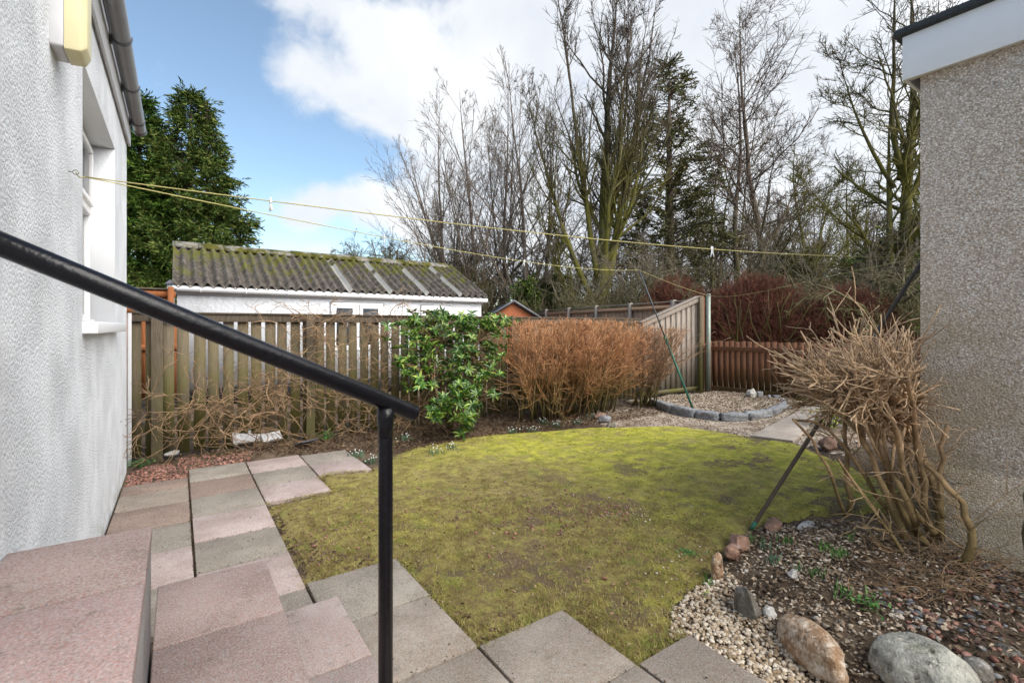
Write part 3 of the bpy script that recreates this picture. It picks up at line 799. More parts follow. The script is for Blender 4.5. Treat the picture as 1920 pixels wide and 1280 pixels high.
mb.build('wall', M['harl'], t)
mb = MB(); mb.box((BX0 - .003, BY - .02, -.05), (BX1 + .003, BY + .1, .33)); n = simple('black_plinth_paint', (.015, .015, .016), .3, 6, .7); mb.build('plinth', n, t)
# corrugated roof
nc = 37; nx = nc * 10 + 1; xs = np.linspace(BX0 - .08, BX1 + .12, nx); ph = np.arange(nx) / 10.0
amp = .052 * np.cos(ph * 2 * math.pi)
ey, ez = BY - .17, BE - .02
def roofside(y0, z0, y1, z1, x_a, x_b, off=0., st=(0, nx)):
    m = MB(); sl = slice(*st); n_ = len(xs[sl]); rows = 15; V = []
    for j in range(rows):
        t_ = j / (rows - 1); V.append(np.stack([xs[sl], np.full(n_, y0 + (y1 - y0) * t_), z0 + (z1 - z0) * t_ + amp[sl] + off + .006 * np.sin(j * 7.3 + xs[sl] * 3)], -1))
    V = np.concatenate(V); low = V.copy(); low[:, 2] -= .012; N_ = len(V)
    i = np.arange(N_).reshape(rows, n_); q = np.stack([i[:-1, :-1], i[:-1, 1:], i[1:, 1:], i[1:, :-1]], -1).reshape(-1, 4)
    e = np.stack([i[0, :-1], i[0, 1:], i[0, 1:] + N_, i[0, :-1] + N_], -1)[:, ::-1]
    m.add(np.vstack([V, low]), q, (q + N_)[:, ::-1], e); return m
rf = roofside(ey, ez, BRY, BR, 0, 1).build('roof', M['roof'], t, True)
m2 = roofside(2 * BRY - ey, ez, BRY, BR, 0, 1); m2.build('roof', M['roof'], t, True)
for c in (17.5, 22.5, 27.5, 32.5):
    a0 = int(c * 10 - 4); m = roofside(ey + .03, ez, BRY - .18, BR - .1, 0, 1, .016, (a0, a0 + 9)); child(m, 'clear_strip', M['translucent'], rf, smooth=True)
m = MB(); segs = 14; xr = np.linspace(BX0 - .10, BX1 - .02, segs + 1); rr = random.Random(6)
for i in range(segs):
    dz = rr.uniform(-.008, .012)
    m.prism([(BRY - .27, BR - .125 + dz), (BRY - .25, BR - .06 + dz), (BRY - .06, BR + .055 + dz), (BRY + .06, BR + .055 + dz), (BRY + .25, BR - .06 + dz), (BRY + .27, BR - .125 + dz), (BRY, BR + .0 + dz)], 'x', xr[i] + .004, xr[i + 1] - .002)
m.build('ridge', M['ridge'], t)
# gutter and fascia board
m = MB(); m.box((BX0 - .06, BY - .03, BE - .22), (BX1 + .06, BY + .01, BE - .06)); m.build('fascia', M['upvc_old'], t)
m = MB(); m.tubes(np.array([(BX0 - .08, BY - .11, BE - .10), (BX1 + .12, BY - .11, BE - .125)]), np.array([[.062, .062]]), 16); Gt = m.build('gutter', M['upvc'], t, True)
for i in range(9):
    x = .35 + i * .83; s = MB(); s.tubes(np.array([(x, BY - .11, BE - .105 - .003 * i), (x + .04, BY - .11, BE - .105 - .003 * i)]), np.array([[.069, .069]]), 14); s.box((x, BY - .06, BE - .15), (x + .04, BY - .03, BE - .06)); child(s, 'bracket', M['upvc_old'], Gt, smooth=False)
def gwin(x0, x1, z0, z1, panes):
    f = MB(); e = .05
    f.box((x0, BY - .035, z1 - e), (x1, BY - .002, z1)); f.box((x0, BY - .035, z0), (x1, BY - .002, z0 + e))
    w = (x1 - x0) / panes
    f.box((x0, BY - .034, z0 + e), (x0 + e, BY - .002, z1 - e)); f.box((x1 - e, BY - .034, z0 + e), (x1, BY - .002, z1 - e))
    for k in range(1, panes): f.box((x0 + k * w - e * .6, BY - .034, z0 + e), (x0 + k * w + e * .6, BY - .002, z1 - e))
    fo = f.build('window', M['upvc'], t, bevel=.005)
    s = MB(); s.box((x0 - .02, BY - .012, z0 - .02), (x0, BY - .001, z1 + .02)); s.box((x1, BY - .012, z0 - .02), (x1 + .02, BY - .001, z1 + .02)); s.box((x0, BY - .012, z1), (x1, BY - .001, z1 + .02)); child(s, 'gap_shade', M['gutter'], fo)  # dark strips round the frame stand in for the shadow in the gap
    for k in range(panes):
        s = MB(); a, b = x0 + k * w + .055, x0 + (k + 1) * w - .055
        s.box((a, BY - .045, z1 - .135), (b, BY - .036, z1 - .055)); s.box((a, BY - .045, z0 + .06), (b, BY - .036, z0 + .12)); s.box((a, BY - .045, z0 + .12), (a + .07, BY - .036, z1 - .135)); s.box((b - .07, BY - .045, z0 + .12), (b, BY - .036, z1 - .135))
        child(s, 'sash', M['upvc'], fo, bevel=.003)
        s = MB(); s.box((a + .05, BY - .03, z0 + .1), (b - .05, BY - .026, z1 - .12)); child(s, 'pane', M['glass'], fo)
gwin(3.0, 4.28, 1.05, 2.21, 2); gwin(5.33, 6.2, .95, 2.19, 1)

# vent pipe behind the garage end
t = root('flue_pipe', (-.13, 12.6, 2.2), 'short white vent pipe with a grey cap at the garage gable', 'vent pipe')
mb = MB(); mb.tubes(np.array([(-.13, 12.6, 1.6), (-.13, 12.6, 2.52)]), np.array([[.07, .07]]), 14); mb.build('pipe', M['upvc_old'], t, True)
mb = MB(); mb.tubes(np.array([(-.13, 12.6, 2.52), (-.13, 12.6, 2.55), (-.13, 12.6, 2.62)]), np.array([[.1, .1, .03]]), 14); mb.build('cap', M['gutter'], t)

# summer house with tiled roof
c0 = AT(962, 565, 20.5); sx, sy = c0[0], c0[1]
t = root('summer_house', (sx, sy, 0), 'orange gabled shed with a dark tiled roof beyond the garage', 'shed')
mb = MB(); w2, dp, eh, ah = 1.02, 3.6, 1.98, 2.62
ca, sa = math.cos(-R(24)), math.sin(-R(24))
def sh(x, y, z): return (sx + x * ca - y * sa, sy + x * sa + y * ca, z)
V = [sh(-w2, 0, 0), sh(w2, 0, 0), sh(w2, 0, eh), sh(0, 0, ah), sh(-w2, 0, eh), sh(-w2, dp, 0), sh(w2, dp, 0), sh(w2, dp, eh), sh(0, dp, ah), sh(-w2, dp, eh)]
mb.add(V, [(0, 1, 2, 3, 4)], [(5, 9, 8, 7, 6)], [(0, 4, 9, 5), (1, 6, 7, 2)]); mb.build('wall', M['orange_board'], t)
mb = MB()
for s_ in (-1, 1):
    for k in range(7):
        a, b = k / 7, (k + 1) / 7
        def rp(f, y, dz): return sh(s_ * (w2 + .15) * f, y, ah + .04 + (eh - .07 - ah) * f + dz)
        V = [rp(a, -.2, 0), rp(b, -.2, .03), rp(b, dp + .2, .03), rp(a, dp + .2, 0), rp(a, -.2, -.03), rp(b, -.2, -.01), rp(b, dp + .2, -.01), rp(a, dp + .2, -.03)]
        mb.add(V, [(0, 1, 2, 3), (7, 6, 5, 4), (0, 4, 5, 1), (1, 5, 6, 2), (2, 6, 7, 3), (3, 7, 4, 0)])
mb.build('roof', M['tile'], t)
mb = MB()
V = [sh(-w2 - .03, -.03, eh - .02), sh(w2 + .03, -.03, eh - .02), sh(w2 + .03, -.03, eh - .1), sh(-w2 - .03, -.03, eh - .1)]
mb.add(V + [sh(-w2 - .03, -.004, eh - .02), sh(w2 + .03, -.004, eh - .02), sh(w2 + .03, -.004, eh - .1), sh(-w2 - .03, -.004, eh - .1)], [(0, 3, 2, 1), (4, 5, 6, 7), (0, 1, 5, 4), (3, 7, 6, 2)]); mb.build('trim_board', M['upvc_old'], t)
mb = MB()
for s_ in (-1, 1):
    a, b = sh(0, -.22, ah + .09), sh(s_ * (w2 + .17), -.22, eh - .0); mb.tubes(np.array([a, b]), np.array([[.045, .045]]), 4)
mb.build('barge_board', M['gutter'], t)

# ------------------------------------------------------------------ fences
rr = random.Random(11)


def board(mb, cx, y, w, z0, z1, ang=0.0, th=.018, tilt=0.0, cut=0.0):
    M_ = Matrix.Translation((cx, y, z0)) @ Matrix.Rotation(ang, 4, 'Z') @ Matrix.Rotation(tilt, 4, 'Y')
    h = z1 - z0
    V = [(-w / 2, -th / 2, 0), (w / 2, -th / 2, 0), (w / 2, th / 2, 0), (-w / 2, th / 2, 0), (-w / 2, -th / 2, h), (w / 2, -th / 2, h + cut), (w / 2, th / 2, h + cut), (-w / 2, th / 2, h)]
    mb.add([tuple(M_ @ Vector(v)) for v in V], [(0, 3, 2, 1), (4, 5, 6, 7), (0, 1, 5, 4), (1, 2, 6, 5), (2, 3, 7, 6), (3, 0, 4, 7)])


FY, FH = 7.45, 1.79
t = root('picket_fence', (-.5, FY, 0), 'weathered mossy board fence with gaps showing the white garage', 'fence')
mb = MB(); x = -.435
while x < 8.55:
    sp = .165 if x < 4.6 else .148
    if abs(x - .03 + .0825 - 0) > -1: board(mb, x + rr.uniform(-.004, .004), FY + .02, .125 + rr.uniform(-.004, .006), .02 + rr.uniform(-.02, .02), FH - .075 - x * .004, 0, .018, rr.uniform(-.006, .006))
    x += sp
mb.build('boards', M['fence_old'], t)
for z0, z1, nm in ((FH - .10, FH - .0, 'rail'), (.32, .41, 'rail')):
    mb = MB(); mb.box((-.46, FY - .035 if z0 > 1 else FY + .031, z0), (8.65, FY + .008 if z0 > 1 else FY + .07, z1)); mb.build(nm, M['post_wood'], t, bevel=.004)
mb = MB(); mb.box((-.47, FY - .06, FH + .001), (8.66, FY + .045, FH + .022)); mb.build('capping', M['post_wood'], t, bevel=.003)
for px in (-.215, 1.56, 3.34, 5.12, 6.9):
    mb = MB(); mb.box((px - .06, FY - .125, GZ), (px + .06, FY - .037, FH - .0)); mb.build('post', M['post_wood'], t, bevel=.006)
t = mb = MB(); mb.box((-.50, FY - .09, GZ), (-.462, FY - .05, FH + .0)); tag(mb.build('trim_post', M['upvc_old'], bevel=.004), 'narrow white strip post at the house end of the fence', 'post')

# slanted-top panel
t = root('sloped_fence_panel', (8.7, FY - .05, 0), 'silvery board panel with a sloping top next to the metal pole', 'fence')
mb = MB(); x = 8.72; x1 = 10.72; k = 0
while x < x1:
    f = (x - 8.72) / (x1 - 8.72); top = 1.66 + .62 * f
    board(mb, x + .05, FY - .06 + (.012 if k % 2 else -.012), .108, .05, top, 0, .018, 0, .030); x += .1; k += 1
mb.build('boards', M['fence_grey'], t)
mb = MB(); mb.add([(8.66, FY - .12, 1.60), (10.76, FY - .12, 2.25), (10.76, FY - .12, 2.35), (8.66, FY - .12, 1.70), (8.66, FY - .082, 1.60), (10.76, FY - .082, 2.25), (10.76, FY - .082, 2.35), (8.66, FY - .082, 1.70)], [(0, 1, 2, 3), (7, 6, 5, 4), (3, 2, 6, 7), (0, 4, 5, 1), (1, 5, 6, 2), (0, 3, 7, 4)]); mb.build('rail', M['fence_grey'], t, bevel=.003)
mb = MB(); mb.add([(8.60, FY - .14, 1.705), (10.80, FY - .14, 2.385), (10.80, FY - .14, 2.41), (8.60, FY - .14, 1.73), (8.60, FY - .0, 1.705), (10.80, FY - .0, 2.385), (10.80, FY - .0, 2.41), (8.60, FY - .0, 1.73)], [(0, 1, 2, 3), (7, 6, 5, 4), (3, 2, 6, 7), (0, 4, 5, 1), (1, 5, 6, 2), (0, 3, 7, 4)]); mb.build('capping', M['fence_grey'], t, bevel=.003)
mb = MB(); mb.box((8.66, FY - .12, .04), (10.76, FY - .085, .14)); mb.build('gravel_board', M['fence_old'], t)
mb = MB(); mb.box((10.735, FY - .16, GZ), (10.90, FY - .04, 2.40)); mb.build('post', M['fence_old'], t, bevel=.008)
mb = MB(); mb.box((10.905, FY - .12, GZ), (11.0, FY - .02, 2.38)); mb.build('post', M['fence_red'], t, bevel=.008)

# tall tan fence running away behind
A, B = np.array((11.05, 7.45)), np.array((13.1, 16.9)); d = (B - A) / np.linalg.norm(B - A); LN = np.linalg.norm(B - A); ang = math.atan2(d[1], d[0])
nrm = np.array((-d[1], d[0]))
t = root('tall_fence', (A[0], A[1], 0), 'tall tan board fence running away behind the sloping panel', 'fence')
mb = MB(); s_ = .06; k = 0
while s_ < LN:
    p = A + d * s_ + nrm * (.012 if k % 2 else 0); board(mb, p[0], p[1], .125, .02, 2.24, ang, .018); s_ += .115; k += 1
mb.build('boards', M['fence_tan'], t)
def along(mb, s0, s1, o0, o1, z0, z1):
    q = [A + d * s0 + nrm * o0, A + d * s1 + nrm * o0, A + d * s1 + nrm * o1, A + d * s0 + nrm * o1]
    mb.add([(p[0], p[1], z0) for p in q] + [(p[0], p[1], z1) for p in q], [(0, 3, 2, 1), (4, 5, 6, 7), (0, 1, 5, 4), (1, 2, 6, 5), (2, 3, 7, 6), (3, 0, 4, 7)])
mb = MB(); along(mb, 0, LN, -.03, .09, 2.30, 2.33); mb.build('capping', M['fence_grey'], t)
mb = MB(); along(mb, 0, LN, .03, .075, 2.12, 2.22); mb.build('rail', M['fence_tan'], t)
for i in range(5):
    mb = MB(); s0 = .9 + i * 1.95; along(mb, s0, s0 + .11, .03, .14, 0, 2.36); mb.build('post', M['fence_grey'], t)
s0 = 4.9; mb = MB(); p = A + d * s0 + nrm * .09; q = A + d * (s0 + .9) + nrm * .09; mb.tubes(np.array([(p[0], p[1], 2.1), (q[0], q[1], 1.3)]), np.array([[.05, .05]]), 4); mb.build('brace', M['fence_grey'], t)

# low red-brown fence on the far right boundary
A, B = np.array((11.02, 7.28)), np.array((11.45, 3.9)); d = (B - A) / np.linalg.norm(B - A); nrm = np.array((-d[1], d[0])) * -1; ang = math.atan2(d[1], d[0])
t = root('low_fence', (A[0], A[1], 0), 'low red brown board fence between the metal pole and the clipped shrub', 'fence')
LN = 9.5; mb = MB(); s_ = .07; k = 0
while s_ < LN:
    p = A + d * s_; board(mb, p[0], p[1], .118, .1, 1.27 + rr.uniform(-.012, .012), ang, .018, rr.uniform(-.008, .008)); s_ += .138; k += 1
mb.build('boards', M['fence_red'], t)
mb = MB(); along(mb, 0, LN, .012, .055, 1.03, 1.14); mb.build('rail', M['fence_red'], t, bevel=.004)
mb = MB(); along(mb, 0, LN, .012, .055, .02, .15); mb.build('rail', M['fence_red'], t, bevel=.004)
for s0 in (.02, 2.1, 4.2, 6.3, 8.4):
    mb = MB(); along(mb, s0, s0 + .12, .056, .16, GZ, 1.2); mb.build('post', M['fence_red'], t, bevel=.005)

# orange fence left of the neighbour garage
t = root('orange_fence', (-.6, 11.6, 0), 'orange brown board fence between the house corner and the white garage', 'fence')
mb = MB(); x = -4.2
while x < -.12:
    board(mb, x + .06, 11.6, .115, .5, 2.34 if x > -1.15 else 2.34, 0, .018); x += .118
mb.build('boards', M['fence_orange'], t)
mb = MB(); mb.box((-4.2, 11.55, 2.20), (-.04, 11.589, 2.31)); mb.build('rail', M['fence_orange'], t)
mb = MB(); mb.box((-4.2, 11.53, 2.343), (-.03, 11.63, 2.37)); mb.build('capping', M['post_wood'], t)
for px in (-.12, -2.0):
    mb = MB(); mb.box((px - .05, 11.46, 0), (px + .05, 11.548, 2.4)); mb.build('post', M['fence_orange'], t)
t = root('orange_fence', (-.9, 9.6, 0), 'lower orange fence panel seen through the gaps by the house corner', 'fence')
mb = MB(); x = -2.4
while x < -.06:
    board(mb, x + .06, 9.6, .116, .48, 1.98, 0, .018); x += .119
mb.build('boards', M['fence_orange'], t)
mb = MB(); mb.box((-2.4, 9.55, 1.84), (-.0, 9.589, 1.95)); mb.build('rail', M['fence_orange'], t)
mb = MB(); mb.box((-2.4, 9.55, 1.25), (-.0, 9.589, 1.35)); mb.build('rail', M['fence_orange'], t)

# ------------------------------------------------------------------ clothes line
HK = np.array((WX, 3.48, 2.46))
t = root('wall_hook', tuple(HK), 'small metal eye hook in the house wall holding the clothes line', 'hook')
mb = MB(); a = np.linspace(0, 2 * math.pi, 13); mb.tubes(np.stack([HK[0] + .03 + .012 * np.cos(a), HK[1] + 0 * a, HK[2] + .012 * np.sin(a)], -1), np.full((1, 13), .0025), 6); mb.build('eye', M['galv'], t, True)
mb = MB(); mb.tubes(np.array([HK - (.01, 0, 0), HK + (.02, 0, 0)]), np.array([[.003, .003]]), 6); mb.build('shank', M['galv'], t, True)
H0 = HK + np.array((.03, 0, 0))
H1 = ATY(158, 331, 3.60)
P0 = AT(1738, 482, 4.55)
PT = AT(1198, 506, 9.4)
PO = np.array((10.72, 7.08, 0)); POT = AT(1328, 554, 11.9)
def pl(pts, n=24):
    """smooth sagging rope through given points"""
    P = np.array(pts); t_ = np.concatenate([[0], np.cumsum(np.linalg.norm(np.diff(P, axis=0), axis=1))]); u = np.linspace(0, t_[-1], n)
    deg = min(3, len(P) - 1)
    return np.stack([np.polyval(np.polyfit(t_, P[:, k], deg), u) for k in range(3)], -1)
def zat(px, zx0, px0, zx1, px1): return 1 / (1 / zx0 + (px - px0) / (px1 - px0) * (1 / zx1 - 1 / zx0))
zH1 = H1[0] * math.sin(YAW) + H1[1] * math.cos(YAW)
L1 = pl([H1] + [AT(px, py, zat(px, zH1, 158, 4.55, 1738)) for px, py in ((505, 378), (830, 415), (1080, 445), (1335, 468), (1560, 479))] + [P0], 40)
L2 = pl([H1] + [AT(px, py, zat(px, zH1, 158, 9.4, 1198)) for px, py in ((480, 398), (720, 445), (850, 468), (980, 490))] + [PT], 40)
L3 = pl([PT, (PT + POT) / 2 - (0, 0, .03), POT], 12)
L4 = pl([POT] + [AT(px, py, zat(px, 11.9, 1328, 4.55, 1738)) for px, py in ((1430, 546), (1520, 527), (1640, 499))] + [P0], 30)
t = root('clothes_line', tuple(H1), 'yellow clothes line strung from the house hook across the garden', 'clothes line')
for P_ in (L1, L2, L3, L4): mb = MB(); mb.tubes(P_, np.full((1, len(P_)), .0034), 6); mb.build('rope', M['rope'], t, True)
mb = MB(); mb.tubes(np.stack([H0 + (H1 - H0) * s_ + np.array((0, 0, -.018 * math.sin(s_ * math.pi))) for s_ in np.linspace(0, 1, 8)]), np.full((1, 8), .003), 6); mb.build('rope', M['rope'], t, True)
mb = MB()
for k in range(7):
    a = np.linspace(0, 6.28, 9); c = POT + np.array((0, 0, -.01 - k * .008)); mb.tubes(np.stack([c[0] + .035 * np.cos(a), c[1] + .035 * np.sin(a), c[2] + .003 * np.sin(3 * a)], -1), np.full((1, 9), .005), 5)
mb.build('knot', M['peg'], t)
t = root('line_post', (POT[0], POT[1], 0), 'grey green steel clothes pole beside the corner fence post', 'pole')
mb = MB(); mb.tubes(np.array([(POT[0], POT[1], GZ), (POT[0], POT[1], POT[2] + .01)]), np.array([[.058, .055]]), 16); mb.build('tube', M['galv'], t, True)
mb = MB(); mb.tubes(np.array([(POT[0], POT[1], POT[2] + .01), (POT[0], POT[1], POT[2] + .04)]), np.array([[.062, .05]]), 16); mb.build('cap', M['galv'], t)
# hidden post behind the outbuilding that the lines run on to
t = root('line_post', (7.2, .4, 0), 'steel clothes pole standing behind the pebbledashed outbuilding', 'pole')
hp = np.array((7.9, 1.9, 2.35)); t.location = (hp[0], hp[1], 0)
mb = MB(); mb.tubes(np.array([(hp[0], hp[1], GZ), (hp[0], hp[1], 2.4)]), np.array([[.05, .05]]), 12); mb.build('tube', M['galv'], t, True)
# green and grey thin prop
b1 = np.array((*G(1303, 771, .05), .0)); m1 = b1 + (PT - b1) * .52
t = root('clothes_prop', tuple(b1), 'thin two tone clothes prop, green below and grey above, in the gravel', 'clothes prop')
mb = MB(); mb.tubes(np.array([b1, m1]), np.array([[.020, .020]]), 10); mb.build('lower_tube', M['green_metal'], t, True)
mb = MB(); mb.tubes(np.array([m1, PT]), np.array([[.013, .013]]), 10); mb.build('upper_tube', M['gutter_dark'], t, True)
mb = MB(); mb.tubes(np.array([m1 - (PT - b1) * .015, m1 + (PT - b1) * .01]), np.array([[.027, .027]]), 10); mb.build('collar', M['green_metal'], t, True)
# brown wooden prop
b2 = np.array((*G(1408, 992), 0.0)); b2[2] = .0
t = root('clothes_prop', tuple(b2), 'long brown wooden clothes prop leaning behind the clipped shrub', 'clothes prop')
P2_ = P0 + np.array((0, 0, .03)); u_ = (P2_ - b2)
mb = MB(); mb.tubes(np.array([b2 + u_ * .02, P2_]), np.array([[.0165, .0165]]), 12); mb.build('shaft', M['pole_brown'], t, True)
mb = MB(); mb.tubes(np.array([b2, b2 + u_ * .022]), np.array([[.014, .0185]]), 12); mb.build('ferrule', M['green_metal'], t, True)
mb = MB()
for s_ in (-1, 1): mb.tubes(np.array([P2_, P2_ + np.array((.03 * s_, .0, .05))]), np.array([[.009, .006]]), 6)
mb.build('fork', M['pole_brown'], t)

def peg(p, ang, label, tilt=0.):
    t = root('clothes_peg', tuple(p), label, 'clothes peg', 'clothes pegs left on the line')
    for s_ in (-1, 1):
        m = MB(); c = math.cos(ang); s = math.sin(ang)
        def q(x, z): 
            xx = x * math.cos(tilt) + z * math.sin(tilt); zz = -x * math.sin(tilt) + z * math.cos(tilt)
            return (p[0] + xx * c, p[1] + xx * s, p[2] + zz)
        pts = [q(s_ * .005, .022), q(s_ * .006, .005), q(s_ * .004, -.012), q(s_ * .007, -.035), q(s_ * .013, -.062)]
        m.tubes(np.array(pts), np.array([[.0045, .006, .005, .0055, .005]]), 6); m.build('half', M['peg'], t, True)
    m = MB(); m.tubes(np.array([q(-.011, -.014), q(.011, -.014)]), np.array([[.004, .004]]), 6); m.build('spring', M['galv'], t)
def on(L, px):
    z = L[:, 0] * math.sin(YAW) + L[:, 1] * math.cos(YAW); u = L[:, 0] * math.cos(YAW) - L[:, 1] * math.sin(YAW); X_ = 960 + F * u / z
    i = int(np.argmin(abs(X_ - px))); j = i + 1 if X_[i] < px else i; j = max(1, min(len(L) - 1, j)); f = (px - X_[j - 1]) / (X_[j] - X_[j - 1])
    return L[j - 1] + (L[j] - L[j - 1]) * f
peg(on(L1, 507), 1.9, 'white peg on the upper line in front of the sky near the cypress', .05)
peg(on(L1, 1335), -.6, 'large white peg on the upper line before the dark woodland', -.03)
peg(on(L2, 720), 1.3, 'dull peg on the lower line above the garage roof ridge', .0)
peg(on(L2, 950), 1.2, 'upright white peg, left of the neighbouring two on the lower line', .0)
peg(on(L2, 983), -.5, 'splayed white peg, right of the neighbouring two on the lower line', .25)

# ------------------------------------------------------------------ branches


def polylines(r, S, D, L, R0, R1, n, wig, up, sag=0.0):
    k = len(S); P = np.empty((k, n + 1, 3)); P[:, 0] = S; d = unit(D.copy()); st = (L / n)[:, None]
    for i in range(n):
        d = unit(d + r.normal(0, wig, (k, 3)) + np.array([[0, 0, up]]) * (1.0) - np.array([[0, 0, sag * (i / n)]]))
        P[:, i + 1] = P[:, i] + d * st
    f = np.linspace(0, 1, n + 1)[None]
    return P, R0[:, None] * (1 - f) + R1[:, None] * f


def spawn(r, P, Rd, L, nch, t0, t1, ang, asd, lr, lsd, rr_, shape=.5):
    """children of a batch of limbs"""
    k, n1, _ = P.shape; n = n1 - 1
    i = np.repeat(np.arange(k), nch); m = len(i)
    t_ = r.uniform(t0, t1, m); x = t_ * n; j = np.minimum(x.astype(int), n - 1); f = (x - j)[:, None]
    S = P[i, j] * (1 - f) + P[i, j + 1] * f; T = unit(P[i, j + 1] - P[i, j])
    rad = Rd[i, j] * (1 - f[:, 0]) + Rd[i, j + 1] * f[:, 0]
    v = unit(np.cross(T, r.normal(0, 1, (m, 3)))); a = np.radians(r.normal(ang, asd, m))[:, None]
    D = T * np.cos(a) + v * np.sin(a)
    Lc = L[i] * lr * np.exp(r.normal(0, lsd, m)) * (1 - shape * t_)
    return S, D, Lc, rad * rr_


def tree(name, base, stems, label, group, seed, levels, bark, twig_r=.006, trunk_levels=1, sides=(8, 5, 4, 3, 3), cat='tree', crown_mat=None, tipr=.35):
    """stems: list of (offset xyz, direction, length, radius). levels: dicts"""
    r = rs(seed); t = root(name, (base[0], base[1], 0), label, cat, group)
    S = np.array([np.array((base[0], base[1], 0)) + np.array(s[0]) for s in stems]); D = np.array([s[1] for s in stems], float)
    L = np.array([s[2] for s in stems], float); R0 = np.array([s[3] for s in stems], float)
    tr, cr = MB(), MB()
    for li, lv in enumerate(levels):
        last = li == len(levels) - 1
        P, Rd = polylines(r, S, D, L, R0, np.maximum(R0 * lv.get('tap', tipr), twig_r * .5), lv['n'], lv['wig'], lv['up'], lv.get('sag', 0))
        Rd = np.maximum(Rd, twig_r * .45)
        (tr if li < trunk_levels else cr).tubes(P, Rd, sides[min(li, len(sides) - 1)])
        if not last:
            S, D, L, R0 = spawn(r, P, Rd, L, lv['nch'], lv['t0'], lv.get('t1', 1.), lv['ang'], lv.get('asd', 10), lv['lr'], lv.get('lsd', .25), lv.get('rr', .6), lv.get('shape', .5))
            R0 = np.maximum(R0, twig_r)
            lm = lv.get('lmin', 0); k = L > lm; S, D, L, R0 = S[k], D[k], L[k], R0[k]
    tr.build('trunk', bark, t, True); cr.build('crown', crown_mat or bark, t, True)
    return t


def lv(n, wig, up, nch=0, t0=.2, ang=40, lr=.5, **k): return dict(n=n, wig=wig, up=up, nch=nch, t0=t0, ang=ang, lr=lr, **k)


def ground_at(px, z): p = AT(px, HOR, z); return (p[0], p[1])
def hgt(py, z): return EYE + (HOR - py) / F * z


# ------------------------------------------------------------------ background woodland
GT_ = 'bare trees of the wood behind the fences'
r0 = rs(100)
# (a) stand of slim birch-like trees, px 760-1050
slim = [(860, 27, 190, -.16, 'slim bare tree leaning left above the garage ridge'), (905, 26, 175, -.08, 'tall slender bare tree just right of the garage roof end'),
        (948, 28, 168, -.02, 'upright slender bare tree, third from the left of the slim stand'), (985, 25, 165, .01, 'pale stemmed bare tree in the middle of the slim stand'),
        (1018, 27, 200, .05, 'slim bare tree at the right of the slender stand'), (885, 31, 260, -.3, 'leaning thin bare tree spreading far to the left')]
for i, (px, z, ty, ln, lab) in enumerate(slim):
    b = ground_at(px, z); H = hgt(ty, z)
    rt = np.array((math.cos(YAW), -math.sin(YAW), 0))
    st = [((0, 0, 0), tuple(rt * ln + np.array((0, 0, 1))), H, .15)]
    st.append(((.2, .1, 0), tuple(rt * (ln - .14) + np.array((0, .05, 1))), H * .88, .09)); st.append(((-.2, .1, .3), tuple(rt * (ln + .13) + np.array((0, -.05, 1))), H * .8, .08))
    tree('bare_tree', b, st, lab, GT_, 200 + i, [lv(14, .03, .02, 17, .14, 36, .50, tap=.06, asd=8, shape=.8, lsd=.25, rr=.42), lv(9, .05, .05, 9, .15, 32, .34, shape=.5, rr=.5), lv(5, .07, .04, 4, .2, 32, .5), lv(3, .08, .03)], M['bark_birch'], .009, 1)
# (b) big multi-stemmed mossy tree
b = ground_at(1120, 24); H = hgt(-90, 24); rt = np.array((math.cos(YAW), -math.sin(YAW), 0))
up = np.array((0, 0, 1.))
st = [((0, 0, 0), tuple(up + rt * -.02), H * .98, .34), (tuple(rt * .1 + up * 2.2), tuple(up * 1 + rt * .22), H * .84, .20), (tuple(rt * -.1 + up * 2.6), tuple(up + rt * -.48), H * .55, .16),
      (tuple(rt * .0 + up * 4.), tuple(up + rt * -.16), H * .72, .15), (tuple(up * 3.4 + rt * .1), tuple(up * 1 + rt * .42), H * .68, .14), (tuple(up * 1.5), tuple(up * .8 + rt * -.75), H * .35, .12), (tuple(up * 5), tuple(up + rt * .1 + np.array((0, -.1, 0))), H * .66, .14)]
tree('bare_tree', b, st, 'big mossy multi stemmed bare tree towering in the middle', GT_, 301, [lv(16, .05, .05, 22, .22, 34, .30, tap=.06, asd=8, shape=.55, rr=.5), lv(8, .10, .16, 10, .12, 36, .42, rr=.6), lv(5, .12, .10, 6, .15, 38, .48), lv(3, .14, .08)], M['bark_moss'], .011, 1)
# bird nest
np_ = AT(1168, 58, 23.6); t = MB(); r = rs(9); k = 260
S = np_ + r.normal(0, 1, (k, 3)) * (.16, .16, .1); D = r.normal(0, 1, (k, 3)); P_, Q_ = polylines(r, S, D, r.uniform(.15, .4, k), np.full(k, .008), np.full(k, .005), 3, .2, 0)
t.tubes(P_, Q_, 3); tag(t.build('bird_nest', M['bark_far']), 'dark twiggy bird nest high in the big mossy tree', 'nest')
# (c) tall thin stems right of centre
for i, (px, z, H, rad, ln, lab) in enumerate([(1438, 24, 19, .21, .0, 'tall straight pole like bare tree right of the pine'), (1392, 27, 18, .2, -.05, 'tall curved bare tree beside the straight pole like one'),
                                              (1530, 29, 13, .17, -.13, 'mossy leaning bare tree between the pole tree and the big right one'), (1500, 23, 9, .14, .1, 'short crooked mossy tree over the purple bush'),
                                              (1600, 30, 13, .15, .04, 'mid sized bare tree left of the thick twin trunk tree'), (1335, 30, 14, .15, .05, 'thin bare tree just right of the dark pine')]):
    b = ground_at(px, z)
    tree('bare_tree', b, [((0, 0, 0), tuple(up + rt * ln), H, rad)], lab, GT_, 400 + i,
         [lv(16, .045, .035, 34 if i < 2 else 30, .2, 58, .30, tap=.06, asd=12, shape=.55, rr=.38), lv(8, .12, .06, 10, .1, 40, .45, rr=.6), lv(5, .14, .04, 6, .12, 40, .5), lv(3, .16, .03)], M['bark_moss'] if i > 1 else M['bark_far'], .011, 1)
